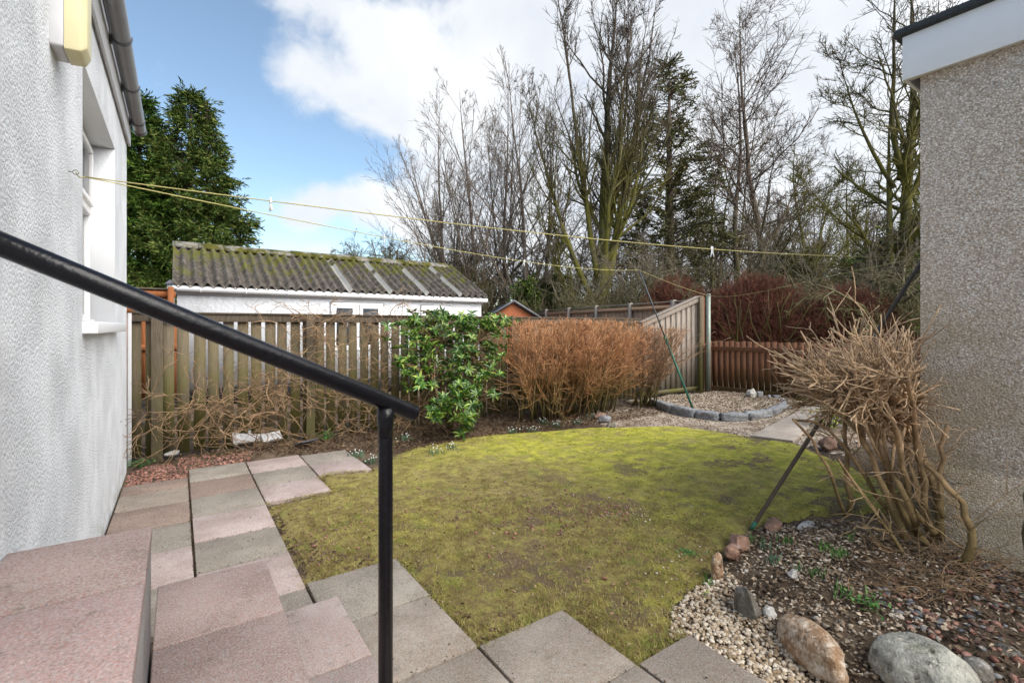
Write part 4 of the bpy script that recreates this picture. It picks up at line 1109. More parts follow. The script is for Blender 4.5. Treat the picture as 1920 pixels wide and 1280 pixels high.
# (d) big right-hand tree with twin mossy trunks
b = ground_at(1688, 17); H = hgt(-60, 17)
st = [((0, 0, 0), tuple(up + rt * .02), H, .27), (tuple(rt * -.42), tuple(up + rt * .015), H * .66, .2), (tuple(up * 6.5 + rt * -.2), tuple(up * .8 + rt * -.6), 5.0, .08), (tuple(up * 7.2), tuple(up + rt * -.28), 7, .10),
      (tuple(up * 4.2 + rt * -.3), tuple(up * .5 + rt * -1), 4.2, .06), (tuple(up * 6.8), tuple(up + rt * .3), 6.5, .14)]
tree('bare_tree', b, st, 'thick mossy twin trunk tree beside the outbuilding corner', GT_, 501, [lv(14, .035, .03, 22, .25, 48, .34, tap=.08, asd=14, shape=.5, rr=.45), lv(8, .15, .06, 9, .1, 42, .45, rr=.6), lv(5, .17, .04, 6, .1, 42, .5), lv(3, .18, .03)], M['bark_moss'], .009, 1)
M['scrub'] = m_bark('scrub_bark', (.17, .14, .10), (.17, .165, .045), .5, 5)
# (e) spreading scrub: pale arching branches near the right
for i, (px, z, H, lab) in enumerate([(1600, 15.5, 5.6, 'arching mossy scrub tree above the right end of the purple bush'), (1700, 14, 5.0, 'pale tangled scrub tree touching the outbuilding corner'), (1420, 19, 5.5, 'mossy scrub tree behind the purple bush'),
                                     (1050, 21, 5.0, 'low mossy scrub tree left of the big middle tree'), (1160, 20, 5.2, 'dense mossy scrub tree at the foot of the big middle tree'), (1290, 21, 5.8, 'brown scrub tree under the dark pine'), (1240, 18, 4.6, 'green stemmed scrub tree over the tall tan fence'), (1540, 17.5, 6.4, 'wide mossy scrub tree under the tall bare trees')]):
    b = ground_at(px, z); r = rs(600 + i); st = []
    for k in range(7):
        a = r.uniform(0, 6.28); st.append(((r.normal(0, .15), r.normal(0, .15), 0), (math.cos(a) * .6, math.sin(a) * .6, 1), H * r.uniform(.7, 1.1), .07))
    tree('scrub_tree', b, st, lab, 'scrubby small trees at the wood edge', 600 + i, [lv(9, .13, .0, 11, .15, 45, .42, rr=.5), lv(6, .17, .02, 8, .1, 45, .5), lv(4, .2, .0, 5, .1, 45, .5), lv(3, .2, 0)], M['scrub'], .007, 1)
# (f) low twiggy thorn trees over the garage ridge end
for i, (px, z, ty, lab) in enumerate([(745, 30, 405, 'rounded bare thorn tree over the garage ridge'), (815, 28, 400, 'rounded bare thorn tree at the garage gable'), (870, 30, 370, 'dense low bare tree right of the garage gable')]):
    b = ground_at(px, z); H = hgt(ty, z); r = rs(650 + i)
    st = [((0, 0, 0), (r.normal(0, .1), r.normal(0, .1), 1), H * .75, .12)] + [((0, 0, H * .25), (math.cos(a) * .9, math.sin(a) * .9, 1), H * .6, .07) for a in r.uniform(0, 6.28, 5)]
    tree('thorn_tree', b, st, lab, 'thorn trees behind the garage', 650 + i, [lv(8, .1, .0, 16, .2, 50, .42, rr=.5), lv(6, .17, .0, 8, .1, 45, .5), lv(4, .2, 0, 6, .1, 45, .5), lv(2, .2, 0)], M['bark_far'], .009, 1)

# far wood mass: many low-detail bare trees
mb = MB(); r = rs(777)
n_ = 130; pxs = np.concatenate([r.uniform(835, 1790, 105), r.uniform(1780, 2400, 25)]); zs = r.uniform(34, 62, n_)
bs = np.array([(*ground_at(p, z), 0) for p, z in zip(pxs, zs)]); Hs = r.uniform(7, 13, n_) * np.clip((pxs - 780) / 350, .72, 1.1)
P_, Q_ = polylines(r, bs, np.tile((0, 0, 1.), (n_, 1)) + r.normal(0, .07, (n_, 3)), Hs, np.full(n_, .16), np.full(n_, .03), 8, .05, .03); mb.tubes(P_, Q_, 4)
S, D, L, Rr = spawn(r, P_, Q_, Hs, 26, .12, 1, 45, 12, .34, .3, .45, .55); P_, Q_ = polylines(r, S, D, L, np.maximum(Rr, .03), np.full(len(S), .014), 5, .12, .05); mb.tubes(P_, Q_, 3)
S, D, L, Rr = spawn(r, P_, Q_, L, 9, .15, 1, 42, 12, .5, .3, .6, .4); P_, Q_ = polylines(r, S, D, L, np.maximum(Rr, .017), np.full(len(S), .011), 3, .14, .04); mb.tubes(P_, Q_, 3, False)
tag(mb.build('far_wood', M['bark_far']), 'far off brown bare wood filling the background', 'woodland', kind='stuff')
# undergrowth mass: brambles and low brush between the trees
mb = MB(); n_ = 4800; pxs = r.uniform(850, 2100, n_); zs = r.uniform(22, 36, n_)
bs = np.array([(*ground_at(p, z), 0) for p, z in zip(pxs, zs)]); Hs = r.uniform(1.5, 4.2, n_)
P_, Q_ = polylines(r, bs, np.tile((0, 0, 1.), (n_, 1)) + r.normal(0, .35, (n_, 3)), Hs, np.full(n_, .02), np.full(n_, .010), 5, .18, -.02); mb.tubes(P_, Q_, 3, False)
S, D, L, Rr = spawn(r, P_, Q_, Hs, 3, .3, 1, 45, 15, .35, .3, .7, .3); P_, Q_ = polylines(r, S, D, L, np.full(len(S), .012), np.full(len(S), .008), 3, .15, 0); mb.tubes(P_, Q_, 3, False)
M['brush'] = m_bark('brush_bark', (.12, .09, .065), (.14, .13, .035), .3, 4.5)
tag(mb.build('brushwood', M['brush']), 'mossy olive brushwood between the trunks', 'undergrowth', kind='stuff')


# ------------------------------------------------------------------ conifers
def conifer(name, base, H, Rm, label, seed, mat, n=5200, prof=None, ls=.26, lw=.042, droop=.5, tiers=26, gap=.3, group='dark evergreens', z0=0., nl=8, lean=(0, 0)):
    r = rs(seed); t = root(name, (base[0], base[1], 0), label, 'tree', group)
    B0 = np.array((base[0], base[1], 0.))
    mb = MB(); mb.tubes(np.array([B0, B0 + (0, 0, H * .5), B0 + (lean[0], lean[1], H * .97)]), np.array([[Rm * .09, Rm * .05, .02]]), 8)
    # limbs
    k = int(tiers * 12); hz = z0 + (H - z0) * (r.uniform(0, 1, k) ** 1.0) * .98; fr = hz / H
    rad = Rm * prof(fr) * (1 + .22 * np.sin(fr * 37 + r.uniform(0, 6.28, k)) * .4 + r.normal(0, .13, k)); rad = np.maximum(rad, .12); a = r.uniform(0, 6.283, k)
    D = np.stack([np.cos(a), np.sin(a), np.full(k, .35)], -1); S = B0 + np.stack([lean[0] * fr, lean[1] * fr, hz], -1)
    P, Q = polylines(r, S, D, rad, np.full(k, .035), np.full(k, .012), 6, .06, -.03)
    mb.tubes(P, Q, 3); mb.build('trunk', M['bark_far'], t)
    # sprays along limbs, denser outside
    cr = MB(); m = n; i = r.randint(0, k, m); w = rad[i] / rad.max(); keep = r.uniform(0, 1, m) < np.clip(w * 1.1 + .15, 0, 1); i = i[keep]; m = len(i)
    tt = 1 - np.abs(r.normal(0, .26, m)); tt = np.clip(tt, .15, 1.0); x = tt * 6; j = np.minimum(x.astype(int), 5); f = (x - j)[:, None]
    C = P[i, j] * (1 - f) + P[i, j + 1] * f + r.normal(0, .10, (m, 3)); T = unit(P[i, j + 1] - P[i, j])
    C = np.repeat(C, nl, 0); T = np.repeat(T, nl, 0); M_ = len(C)
    # flat feathery sprays: leaflets set alternately along a drooping axis
    ax = unit(T[::nl] * (1, 1, .3) + r.normal(0, .45, (m, 3)) + np.array((0, 0, .1))); ax[:, 2] -= r.uniform(0, droop, m); ax = unit(ax); ax = np.repeat(ax, nl, 0)
    sd = unit(np.cross(ax, (0, 0, 1.))) + np.repeat(r.normal(0, .35, (m, 3)), nl, 0); q_ = np.tile(np.arange(nl) / (nl - 1.), m)[:, None]; sg = np.tile(np.where(np.arange(nl) % 2, 1., -1.), m)[:, None]
    sg[nl - 1::nl] = 0
    d = unit(ax + sd * sg * .75 + r.normal(0, .12, (M_, 3))); pos = C + ax * q_ * ls * 1.5 - np.array((0, 0, .12)) * q_ ** 2 * ls * 3 * droop + r.normal(0, .012, (M_, 3))
    cr.leaves(pos, d, r.normal(0, 1, (M_, 3)), r.uniform(.5, 1.15, M_) * ls, r.uniform(.6, 1.2, M_) * lw, .5)
    cr.build('crown', mat, t); return t


pf = lambda f: np.clip(1 - f, 0, 1) ** .92 * 1.22 * np.clip(f * 5 + .5, 0, 1)
z = 24; conifer('cypress_tree', ground_at(352, z), hgt(158, z), 3.75, 'large dark cypress with a twin tip behind the garage', 701, M['leaf_dark'], 15000, pf, lean=(.15, .1), group='cypress trees behind the garage')
z = 23; conifer('cypress_tree', ground_at(262, z), hgt(165, z), 2.4, 'brighter green cypress half hidden by the house gutter', 702, m_leaf('green_cypress_leaf', [(.03, .065, .010), (.05, .11, .016), (.085, .16, .024), (.13, .2, .035)], .7, 0, .1), 15000, pf, group='cypress trees behind the garage')
z = 24; conifer('cypress_tree', ground_at(388, z), hgt(178, z), 1.3, 'thin spire of cypress rising beside the twin tip', 703, M['leaf_dark'], 1500, pf, group='cypress trees behind the garage')
z = 27; conifer('pine_tree', ground_at(1255, z), hgt(112, z), 4.7, 'dark ragged pine between the mossy tree and the pole trees', 704, M['leaf_pine'], 3000, lambda f: np.clip(1 - f, 0, 1) ** .7 * np.clip((f - .12) * 4, .25, 1) * (.8 + .25 * np.sin(f * 23)), ls=.34, lw=.05, droop=.1, group='pines in the wood')
for i, (px, z, ty, Rm, lab, m_) in enumerate([(1705, 19, 430, 2.2, 'dark holly mass behind the twin trunk tree', 'leaf_dark'), (1640, 24, 470, 2.4, 'dark evergreen bush under the right hand trees', 'leaf_dark'), (985, 24, 520, .6, 'small green conifer beside the orange shed', 'leaf_dark'), (1040, 26, 520, 1.3, 'rounded evergreen bush beyond the tall tan fence', 'leaf_dark'), (1480, 24, 480, 1.8, 'dark evergreen behind the purple bush', 'leaf_pine'), (1760, 17, 400, 2.4, 'dark holly tree mostly hidden by the outbuilding', 'leaf_dark')]):
    conifer('evergreen_bush', ground_at(px, z), hgt(ty, z), Rm, lab, 720 + i, M[m_], 2600 if Rm > 1 else 900, lambda f: np.clip(1 - f, 0, 1) ** .4, ls=.22, lw=.09, tiers=18, nl=7, group='evergreens in the undergrowth')


# ------------------------------------------------------------------ twiggy shrubs
def thicket(name, label, cat, seed, S, D, L, R0, lvls, mats_, tw=.003, group=None, top=None, sides=(6, 4, 3, 3), parts=('stems', 'twigs'), base=None, split=1):
    r = rs(seed); S = np.asarray(S, float); b = base if base is not None else (*S.mean(0)[:2], 0); t = root(name, tuple(b), label, cat, group)
    A_, B_ = MB(), MB(); D = np.asarray(D, float); L = np.asarray(L, float); R0 = np.asarray(R0, float)
    for li, lv_ in enumerate(lvls):
        P, Q = polylines(r, S, D, L, R0, np.maximum(R0 * lv_.get('tap', .55), tw), lv_['n'], lv_['wig'], lv_['up'], lv_.get('sag', 0))
        if top is not None:
            tz = top(P[..., 0], P[..., 1]); tz = tz + r.normal(0, .025, (len(P), 1)); over = P[..., 2] > tz
            first = np.where(over.any(1), over.argmax(1), P.shape[1]); 
            for q in range(len(P)):
                if first[q] < P.shape[1]:
                    f0 = max(first[q] - 1, 0); P[q, first[q]:] = P[q, f0] + (P[q, min(first[q], P.shape[1] - 1)] - P[q, f0]) * .3; P[q, first[q]:] += np.arange(P.shape[1] - first[q])[:, None] * 1e-4
        (A_ if li < split else B_).tubes(P, Q, sides[min(li, len(sides) - 1)])
        if li < len(lvls) - 1:
            S, D, L, R0 = spawn(r, P, Q, L, lv_['nch'], lv_['t0'], 1., lv_['ang'], lv_.get('asd', 10), lv_['lr'], lv_.get('lsd', .25), lv_.get('rr', .65), lv_.get('shape', .3)); R0 = np.maximum(R0, tw)
            if 'bias' in lv_: D = D + np.array(lv_['bias'])
    A_.build(parts[0], mats_[0], t, True); B_.build(parts[1], mats_[1], t, True); return t


# purple-brown bush mound behind the low fence
def mound(label, px, z, ty, w, dpt, seed, n=5200):
    r = rs(seed); c = np.array((*ground_at(px, z), 0.)); H = hgt(ty, z); t = root('purple_bush', tuple(c), label, 'bush', 'red brown bushes beyond the low fence')
    a = r.uniform(0, 6.283, n); el = np.arccos(r.uniform(0, 1, n)); sh_ = r.uniform(.55, .97, n)
    loc = np.stack([np.cos(a) * np.sin(el) * w, np.sin(a) * np.sin(el) * dpt, np.cos(el) * H * .93 + .05], -1) * sh_[:, None]
    ca, sa = math.cos(-YAW), math.sin(-YAW); S = c + np.stack([loc[:, 0] * ca - loc[:, 1] * sa, loc[:, 0] * sa + loc[:, 1] * ca, loc[:, 2]], -1)
    S[:, 2] *= 1 + .05 * fbm(S[:, 0], S[:, 1], seed, 2.4)
    D = unit(S - c - (0, 0, .4)) * .6 + np.array((0, 0, .75)) + r.normal(0, .3, (n, 3))
    mb = MB(); P, Q = polylines(r, S, D, r.uniform(.25, .55, n), np.full(n, .007), np.full(n, .004), 4, .13, .02); mb.tubes(P, Q, 3, False)
    S2, D2, L2, R2 = spawn(r, P, Q, np.full(n, .45), 4, .2, 1, 40, 12, .6, .25, .8, .3); P, Q = polylines(r, S2, D2, L2, np.full(len(S2), .0055), np.full(len(S2), .004), 3, .15, .02); mb.tubes(P, Q, 3, False)
    mb.build('twigs', M['twig_purple'], t)
    mb = MB(); k = 60; P, Q = polylines(r, c + r.normal(0, .3, (k, 3)) * (w * .6, 1, 0), np.tile((0, 0, 1.), (k, 1)) + r.normal(0, .5, (k, 3)) * (1, 1, .1), np.full(k, H * .85), np.full(k, .04), np.full(k, .01), 6, .1, 0); mb.tubes(P, Q, 4); mb.build('stems', M['bark_far'], t)


mound('tall middle part of the red brown bush beyond the low fence', 1420, 15.5, 517, 2.3, 1.3, 801, 9000)
mound('left end of the red brown bush above the tall tan fence', 1268, 17, 520, 1.7, 1.2, 802, 5600)
mound('right end of the red brown bush behind the clipped shrub', 1575, 14.8, 540, 2.1, 1.3, 803, 8000)
# low olive hedge behind the clipped shrub
r = rs(40); k = 26
mk = lambda pts: np.array([(*G(*p), 0) for p in pts])
S = np.array([(*ATY(1660 + r.uniform(-40, 90), HOR, r.uniform(3.0, 3.5))[:2], 0) for _ in range(k)])
thicket('brown_hedge', 'low brown leafless hedge behind the clipped shrub by the outbuilding', 'hedge', 41, S, np.tile((0, 0, 1.), (k, 1)) + r.normal(0, .25, (k, 3)), r.uniform(.9, 1.3, k), np.full(k, .013),
        [lv(6, .1, .03, 12, .1, 35, .5), lv(4, .15, .02, 9, .1, 35, .55), lv(3, .15, .02)], (M['twig_tan'], M['twig_pale']), .0035)

# orange-brown clipped hedge
topf = lambda c: (lambda X, Y: c + .06 * fbm(X, Y, 5, 4))
r = rs(50); k = 58
S = np.column_stack([r.uniform(4.75, 6.95, k), r.uniform(6.45, 6.85, k), np.full(k, .02)])
thicket('orange_hedge', 'orange brown leafless hedge clipped flat beside the evergreen shrub', 'hedge', 51, S, np.column_stack([(S[:, 0] - 5.9) * .26, (S[:, 1] - 6.8) * .5 - .12, np.ones(k)]) + r.normal(0, .10, (k, 3)), r.uniform(1.2, 1.55, k), r.uniform(.012, .026, k),
        [lv(7, .08, .05, 9, .12, 34, .55, asd=12, rr=.5, shape=.35), lv(5, .12, .06, 7, .15, 32, .5, asd=14), lv(4, .13, .05, 2, .2, 34, .5), lv(3, .12, .05)], (M['twig_tan'], M['twig_orange']), .0034, top=topf(1.74), group='leafless hedge plants along the fence')
r = rs(52); k = 20
S = np.column_stack([r.uniform(7.55, 8.0, k), r.uniform(6.4, 6.8, k), np.full(k, .02)])
thicket('orange_hedge', 'paler fan shaped leafless hedge plant next to the sloping fence panel', 'hedge', 53, S, np.column_stack([(S[:, 0] - 7.75) * 1.1, (S[:, 1] - 6.7) * .6 - .15, np.ones(k)]) + r.normal(0, .2, (k, 3)), r.uniform(1.2, 1.6, k), r.uniform(.012, .022, k),
        [lv(7, .06, .04, 9, .12, 25, .55, asd=8, rr=.5, shape=.35), lv(5, .08, .05, 7, .15, 24, .55, asd=8), lv(4, .09, .04)], (M['twig_tan'], M['twig_pale']), .0036, top=topf(1.62), group='leafless hedge plants along the fence')

# dead climbers on the picket fence
def climber(label, seed, pts, k, L0, L1, splay, mat='vine', tw=.0028, y0=7.0):
    r = rs(seed); S = []
    for _ in range(k):
        px, py = pts[r.randint(len(pts))]; Yy = r.uniform(y0, 7.33); q = ATY(px + r.normal(0, 26), py + r.normal(0, 18), Yy); q[2] = max(q[2], 0.03); S.append(q)
    S = np.array(S); a = r.uniform(0, 6.28, k); D = np.stack([np.cos(a), np.sin(a) * .25, r.normal(.1, .6, k)], -1)
    return thicket('dead_climber', label, 'climber', seed, S, D, r.uniform(L0, L1, k), r.uniform(.004, .0075, k), [lv(10, splay, 0, 3, .1, 45, .5, sag=.12, tap=.5), lv(7, splay * 1.1, -.02, 2, .1, 45, .6, sag=.1), lv(5, splay, -.02)], (M[mat], M[mat]), tw, group='dead climbers tangled on the board fence')


climber('tangled dead climber low on the fence left of the handrail', 901, [(330, 760), (300, 800), (380, 740), (420, 780), (360, 820)], 24, .5, 1.0, .24)
climber('dense dead climber in front of the fence above the white boards', 902, [(440, 740), (480, 720), (520, 760), (470, 790), (530, 700), (500, 800)], 50, .4, .95, .24)
climber('dead climber hanging from the fence top above the handrail', 903, [(570, 600), (575, 640), (590, 610), (560, 680), (600, 650), (580, 730)], 46, .3, .8, .3)
climber('brown dead climber bunched left of the glossy evergreen', 904, [(700, 640), (720, 620), (740, 610), (760, 630), (700, 690), (730, 660), (690, 760), (720, 780), (660, 800)], 80, .3, .8, .28, y0=6.8)
climber('dead stems in the dark gap under the glossy evergreen', 905, [(760, 780), (800, 760), (850, 740), (900, 700), (930, 740)], 70, .3, .7, .25, y0=6.6)

# glossy evergreen
r = rs(60); t = root('evergreen_shrub', (*G(840, 800), 0), 'glossy green evergreen shrub leaning over the fence middle', 'shrub')
regions = [(830, 612, 78, 22, 6.75, 44), (905, 615, 45, 22, 6.7, 30), (820, 650, 38, 30, 6.9, 18), (880, 660, 45, 32, 6.6, 34), (770, 680, 26, 34, 6.7, 18), (850, 690, 40, 30, 6.6, 16), (785, 715, 20, 18, 6.6, 9), (870, 735, 34, 24, 6.3, 22), (905, 712, 30, 22, 6.35, 14),
           (845, 762, 24, 24, 6.2, 16), (875, 785, 20, 22, 6.1, 14), (815, 770, 14, 14, 6.15, 7), (800, 640, 24, 20, 6.6, 12), (930, 650, 20, 25, 6.6, 9), (870, 600, 80, 12, 6.9, 16)]
tips = []
for px, py, sx_, sy_, Yc, kk in regions:
    for _ in range(int(kk * 1.4)):
        tips.append(ATY(px + r.normal(0, sx_ * .6), py + r.normal(0, sy_ * .6), Yc + r.normal(0, .14)))
tips = np.array(tips); tips[:, 2] = np.clip(tips[:, 2], .08, 1.83)
gb = np.array((*G(842, 800), .02)); sm = MB()
hub = np.array([ATY(812, 770, 6.6), ATY(805, 700, 6.7), ATY(815, 640, 6.75), ATY(870, 660, 6.7), ATY(860, 750, 6.45)])
P_ = []
for q in tips:
    h_ = hub[np.argmin(np.linalg.norm(hub - q, axis=1) + r.uniform(0, .15, 5))]; mid = (h_ + q) / 2 + r.normal(0, .05, 3); P_.append([h_, h_ * .55 + mid * .45 + r.normal(0, .02, 3), mid, q])
sm.tubes(np.array(P_), np.tile((.007, .006, .0045, .0035), (len(P_), 1)), 4)
for path, rd in ((((gb), ATY(832, 765, 6.55), ATY(812, 735, 6.62), ATY(806, 690, 6.65), ATY(814, 640, 6.7), ATY(820, 615, 6.75)), .021), ((gb + (.05, 0, 0), ATY(820, 760, 6.5), ATY(822, 720, 6.6), ATY(812, 670, 6.65), ATY(835, 630, 6.7)), .013), ((gb, ATY(855, 770, 6.4), ATY(858, 740, 6.4), ATY(870, 690, 6.55), ATY(880, 650, 6.65)), .012)):
    sm.tubes(pl(path, 12), np.linspace(rd, rd * .55, 12)[None], 8)
sm.build('stems', M['twig_tan'], t, True)
lf = MB(); nl = 11; C = np.repeat(tips, nl, 0); m = len(C); a = np.tile(np.arange(nl) * 2 * math.pi / nl, len(tips)) + np.repeat(r.uniform(0, 6, len(tips)), nl) + r.normal(0, .2, m)
ax = unit(np.repeat(r.normal(0, .35, (len(tips), 3)) + np.array((0, -.35, .9)), nl, 0)); e1 = unit(np.cross(ax, (1, .1, 0))); e2 = np.cross(ax, e1)
d = e1 * np.cos(a)[:, None] + e2 * np.sin(a)[:, None] + ax * r.uniform(-.25, .75, (m, 1))
lf.leaves(C, d, ax, r.uniform(.075, .15, m), r.uniform(.024, .040, m), .4)
lf.build('leaves', M['leaf_gloss'], t)

# clipped bare shrub on the right
r = rs(70); base = np.array((*G(1735, 1015), .08))
t_ = []
stems_px = [((1745, 1000), (1715, 900), (1690, 800), (1660, 740)), ((1760, 1010), (1740, 880), (1700, 790), (1690, 730)), ((1720, 1000), (1680, 900), (1640, 830), (1610, 760)), ((1735, 1020), (1690, 960), (1660, 860), (1650, 770)),
            ((1760, 1030), (1730, 930), (1720, 830), (1700, 760)), ((1700, 1010), (1660, 920), (1630, 850), (1600, 790)), ((1750, 1000), (1705, 940), (1690, 850), (1640, 760)), ((1740, 990), (1725, 860), (1712, 780), (1700, 700))]
sp = MB(); S_, D_, L_, R_ = [], [], [], []
def addstem(ps, zs, rd, n=9, rt_=.6):
    P = pl([AT(p[0], p[1], z_) for p, z_ in zip(ps, zs)], n); P[:, :2] += r.normal(0, .008, (n, 2)); sp.tubes(P, np.linspace(rd, rd * rt_, n)[None] * r.uniform(.9, 1.12, n), 9); return P
ends = []
for i, ps in enumerate(stems_px):
    z_ = [3.45 + r.uniform(-.15, .2)] * 1; z0_ = 3.35 + r.uniform(-.15, .2); zz = [z0_, z0_ + r.uniform(0, .2), z0_ + r.uniform(.0, .3), z0_ + r.uniform(-.2, .45)]
    P = addstem(ps, zz, r.uniform(.018, .031)); ends.append(P)
ends.append(addstem(((1690, 985), (1655, 930), (1600, 880), (1540, 790), (1490, 790)), [3.5, 3.5, 3.55, 3.6, 3.6], .016))
ends.append(addstem(((1590, 965), (1588, 900), (1585, 820), (1600, 740)), [3.6, 3.6, 3.65, 3.7], .019))
ends.append(addstem(((1585, 965), (1560, 900), (1525, 830), (1485, 785)), [3.6, 3.5, 3.45, 3.4], .013))
ends.append(addstem(((1700, 1050), (1640, 960), (1600, 900), (1570, 860)), [3.2, 3.25, 3.3, 3.3], .012))
cu = addstem(((1800, 1060), (1818, 1010), (1812, 960), (1760, 900), (1735, 870)), [3.0, 2.95, 3.0, 3.1, 3.15], .024); ends.append(cu)
addstem(((1765, 970), (1765, 900), (1770, 840), (1775, 797)), [3.2, 3.2, 3.2, 3.2], .015, rt_=.85)
t = root('clipped_shrub', tuple((base[0], base[1], 0)), 'large hard pruned bare shrub of tan cut twigs beside the outbuilding', 'shrub')
sp.build('stems', m_bark('shrub_stem_bark', (.38, .25, .14), (.21, .16, .06), .0, 1.1), t, True)
sp = MB()
E_ = np.stack([pl(e, 9) for e in ends]); k = len(E_)
# sub-branches up into a fan to the upper left
tot = []
mid = E_[[0, 1, 2, 3, 4, 5, 6, 7]]
S0, T0 = [], []
for e in E_[:8]:
    for _ in range(9):
        f = r.uniform(.45, 1); x = f * 8; j = min(int(x), 7); S0.append(e[j] + (e[j + 1] - e[j]) * (x - j)); tgt = AT(r.normal(1618, 50), r.uniform(650, 755) , r.uniform(3.15, 4.1)); T0.append(tgt)
for _ in range(14):
    S0.append(AT(1640, 770, 3.6) + r.normal(0, .05, 3)); T0.append(AT(r.uniform(1500, 1545), r.uniform(665, 745), r.uniform(3.2, 3.9)))
for _ in range(12):
    S0.append(AT(1680, 770, 3.6) + r.normal(0, .05, 3)); T0.append(AT(r.uniform(1660, 1722), r.uniform(640, 780), r.uniform(3.6, 4.3)))
S0 = np.array(S0); T0 = np.array(T0); dv = T0 - S0; L0 = np.linalg.norm(dv, axis=1)
P1, Q1 = polylines(r, S0, dv, L0, np.full(len(S0), .0135), np.full(len(S0), .008), 7, .07, .0); sp.tubes(P1, Q1, 6)
S, D, L, Rr = spawn(r, P1, Q1, np.full(len(P1), .30), 8, .35, 1.0, 36, 12, .95, .35, .62, .2); P2_, Q2_ = polylines(r, S, D + np.array((-.06, 0, .02)), L, np.maximum(Rr, .0045), np.maximum(Rr * .8, .0036), 4, .09, .02); sp.tubes(P2_, Q2_, 5)
S, D, L, Rr = spawn(r, P2_, Q2_, L, 2, .2, 1.0, 42, 14, .45, .3, .75, .2); P3_, Q3_ = polylines(r, S, D, L, np.maximum(Rr, .0032), np.maximum(Rr * .8, .0028), 3, .10, .02); sp.tubes(P3_, Q3_, 4)
# side shoots low down and round the sprawling stems
E_ = E_[[0, 1, 2, 4, 7, 8, 11, 12]]; k = len(E_); S, D, L, Rr = spawn(r, E_, np.full(E_.shape[:2], .007), np.full(k, .3), 14, .05, .75, 60, 20, .8, .3, .6, .1); D = D + np.array((0, 0, .1)); P4, Q4 = polylines(r, S, D, L, np.full(len(S), .0042), np.full(len(S), .0022), 6, .2, .0); sp.tubes(P4, Q4, 4)
S, D, L, Rr = spawn(r, P4, Q4, L, 2, .2, 1.0, 50, 15, .6, .3, .75, .2); P5, Q5 = polylines(r, S, D, L, np.full(len(S), .0028), np.full(len(S), .0018), 4, .2, -.02); sp.tubes(P5, Q5, 3)
sp.build('twigs', m_bark('cut_twig_bark', (.56, .39, .24), (.33, .24, .11), .1, .9), t, True)
# fallen twigs at its foot
mb = MB(); k = 420; S = np.array([(*G(r.normal(1760, 75), r.uniform(985, 1130), .12), .0) for _ in range(k)]); S[:, 2] = height(S[:, 0], S[:, 1]) + r.uniform(.005, .05, k); S = S[(S[:, 0] < GX - .02)]; k = len(S)
a = r.uniform(0, 6.28, k); P, Q = polylines(r, S, np.stack([np.cos(a), np.sin(a), r.normal(.05, .2, k)], -1), r.uniform(.08, .35, k), np.full(k, .0028), np.full(k, .0016), 5, .2, 0); P[..., 0] = np.minimum(P[..., 0], GX - .01); P[..., 2] = np.maximum(P[..., 2], height(P[..., 0], P[..., 1]) + .003); mb.tubes(P, Q, 3)
tag(mb.build('twig_litter', M['vine']), 'loose dead twigs lying under the clipped shrub', 'twigs', kind='stuff')
# fallen vines at the picket fence foot
mb = MB(); k = 420; S = np.array([(*G(r.uniform(260, 640), r.uniform(800, 842)), .0) for _ in range(k)]); S[:, 2] = height(S[:, 0], S[:, 1]) + r.uniform(.0, .12, k); S = S[(S[:, 1] < 7.35)]; k = len(S)
a = r.uniform(0, 6.28, k); P, Q = polylines(r, S, np.stack([np.cos(a), np.sin(a), r.normal(.05, .15, k)], -1), r.uniform(.1, .5, k), np.full(k, .004), np.full(k, .0025), 6, .2, -.02); P[..., 2] = np.maximum(P[..., 2], height(P[..., 0], P[..., 1]) + .003); P[..., 0] = np.maximum(P[..., 0], WX + .02)
mb.tubes(P, Q, 3); tag(mb.build('vine_litter', M['vine']), 'heap of cut dead vines at the foot of the board fence', 'vines', kind='stuff')

# ------------------------------------------------------------------ stones
def ico(sub):
    bm = bmesh.new(); bmesh.ops.create_icosphere(bm, subdivisions=sub, radius=1); V = np.array([v.co[:] for v in bm.verts]); F_ = np.array([[v.index for v in f.verts] for f in bm.faces]); bm.free(); return V, F_
I1, I2, I5 = ico(1), ico(2), ico(5)


def rock(name, label, loc, size, rz, seed, mat, cat='rock', group=None, tilt=0, rough_=.22, sub=I5, tz=0, flat=.0):
    V, F_ = sub; V = V.copy(); off = Vector((seed * 3.7, seed * 1.3, seed * 7.1))
    dsp = np.array([mnoise.noise(Vector(v) * 1.1 + off) * 1.0 + mnoise.noise(Vector(v) * 2.3 + off) * .45 + mnoise.noise(Vector(v) * 5.5 + off) * .16 + mnoise.noise(Vector(v) * 13 + off) * .06 for v in V])
    V = V * (1 + rough_ * dsp[:, None])
    if flat:  # facets: clip with a few random planes
        r = rs(seed)
        for _ in range(7):
            nn = unit(r.normal(0, 1, 3)); dd = V @ nn; lim = r.uniform(.62, .85); ov = np.maximum(dd - lim, 0); V -= ov[:, None] * nn * flat
    V = V * np.array(size)
    Mx = Matrix.Rotation(rz, 3, 'Z') @ Matrix.Rotation(tilt, 3, 'Y') @ Matrix.Rotation(tz, 3, 'X'); V = V @ np.array(Mx).T
    mb = MB(); mb.add(V + np.array(loc), F_); o = mb.build(name, mat, None, True); o.data.transform(Matrix.Translation(-Vector(loc))); o.location = loc
    return tag(o, label, cat, group)


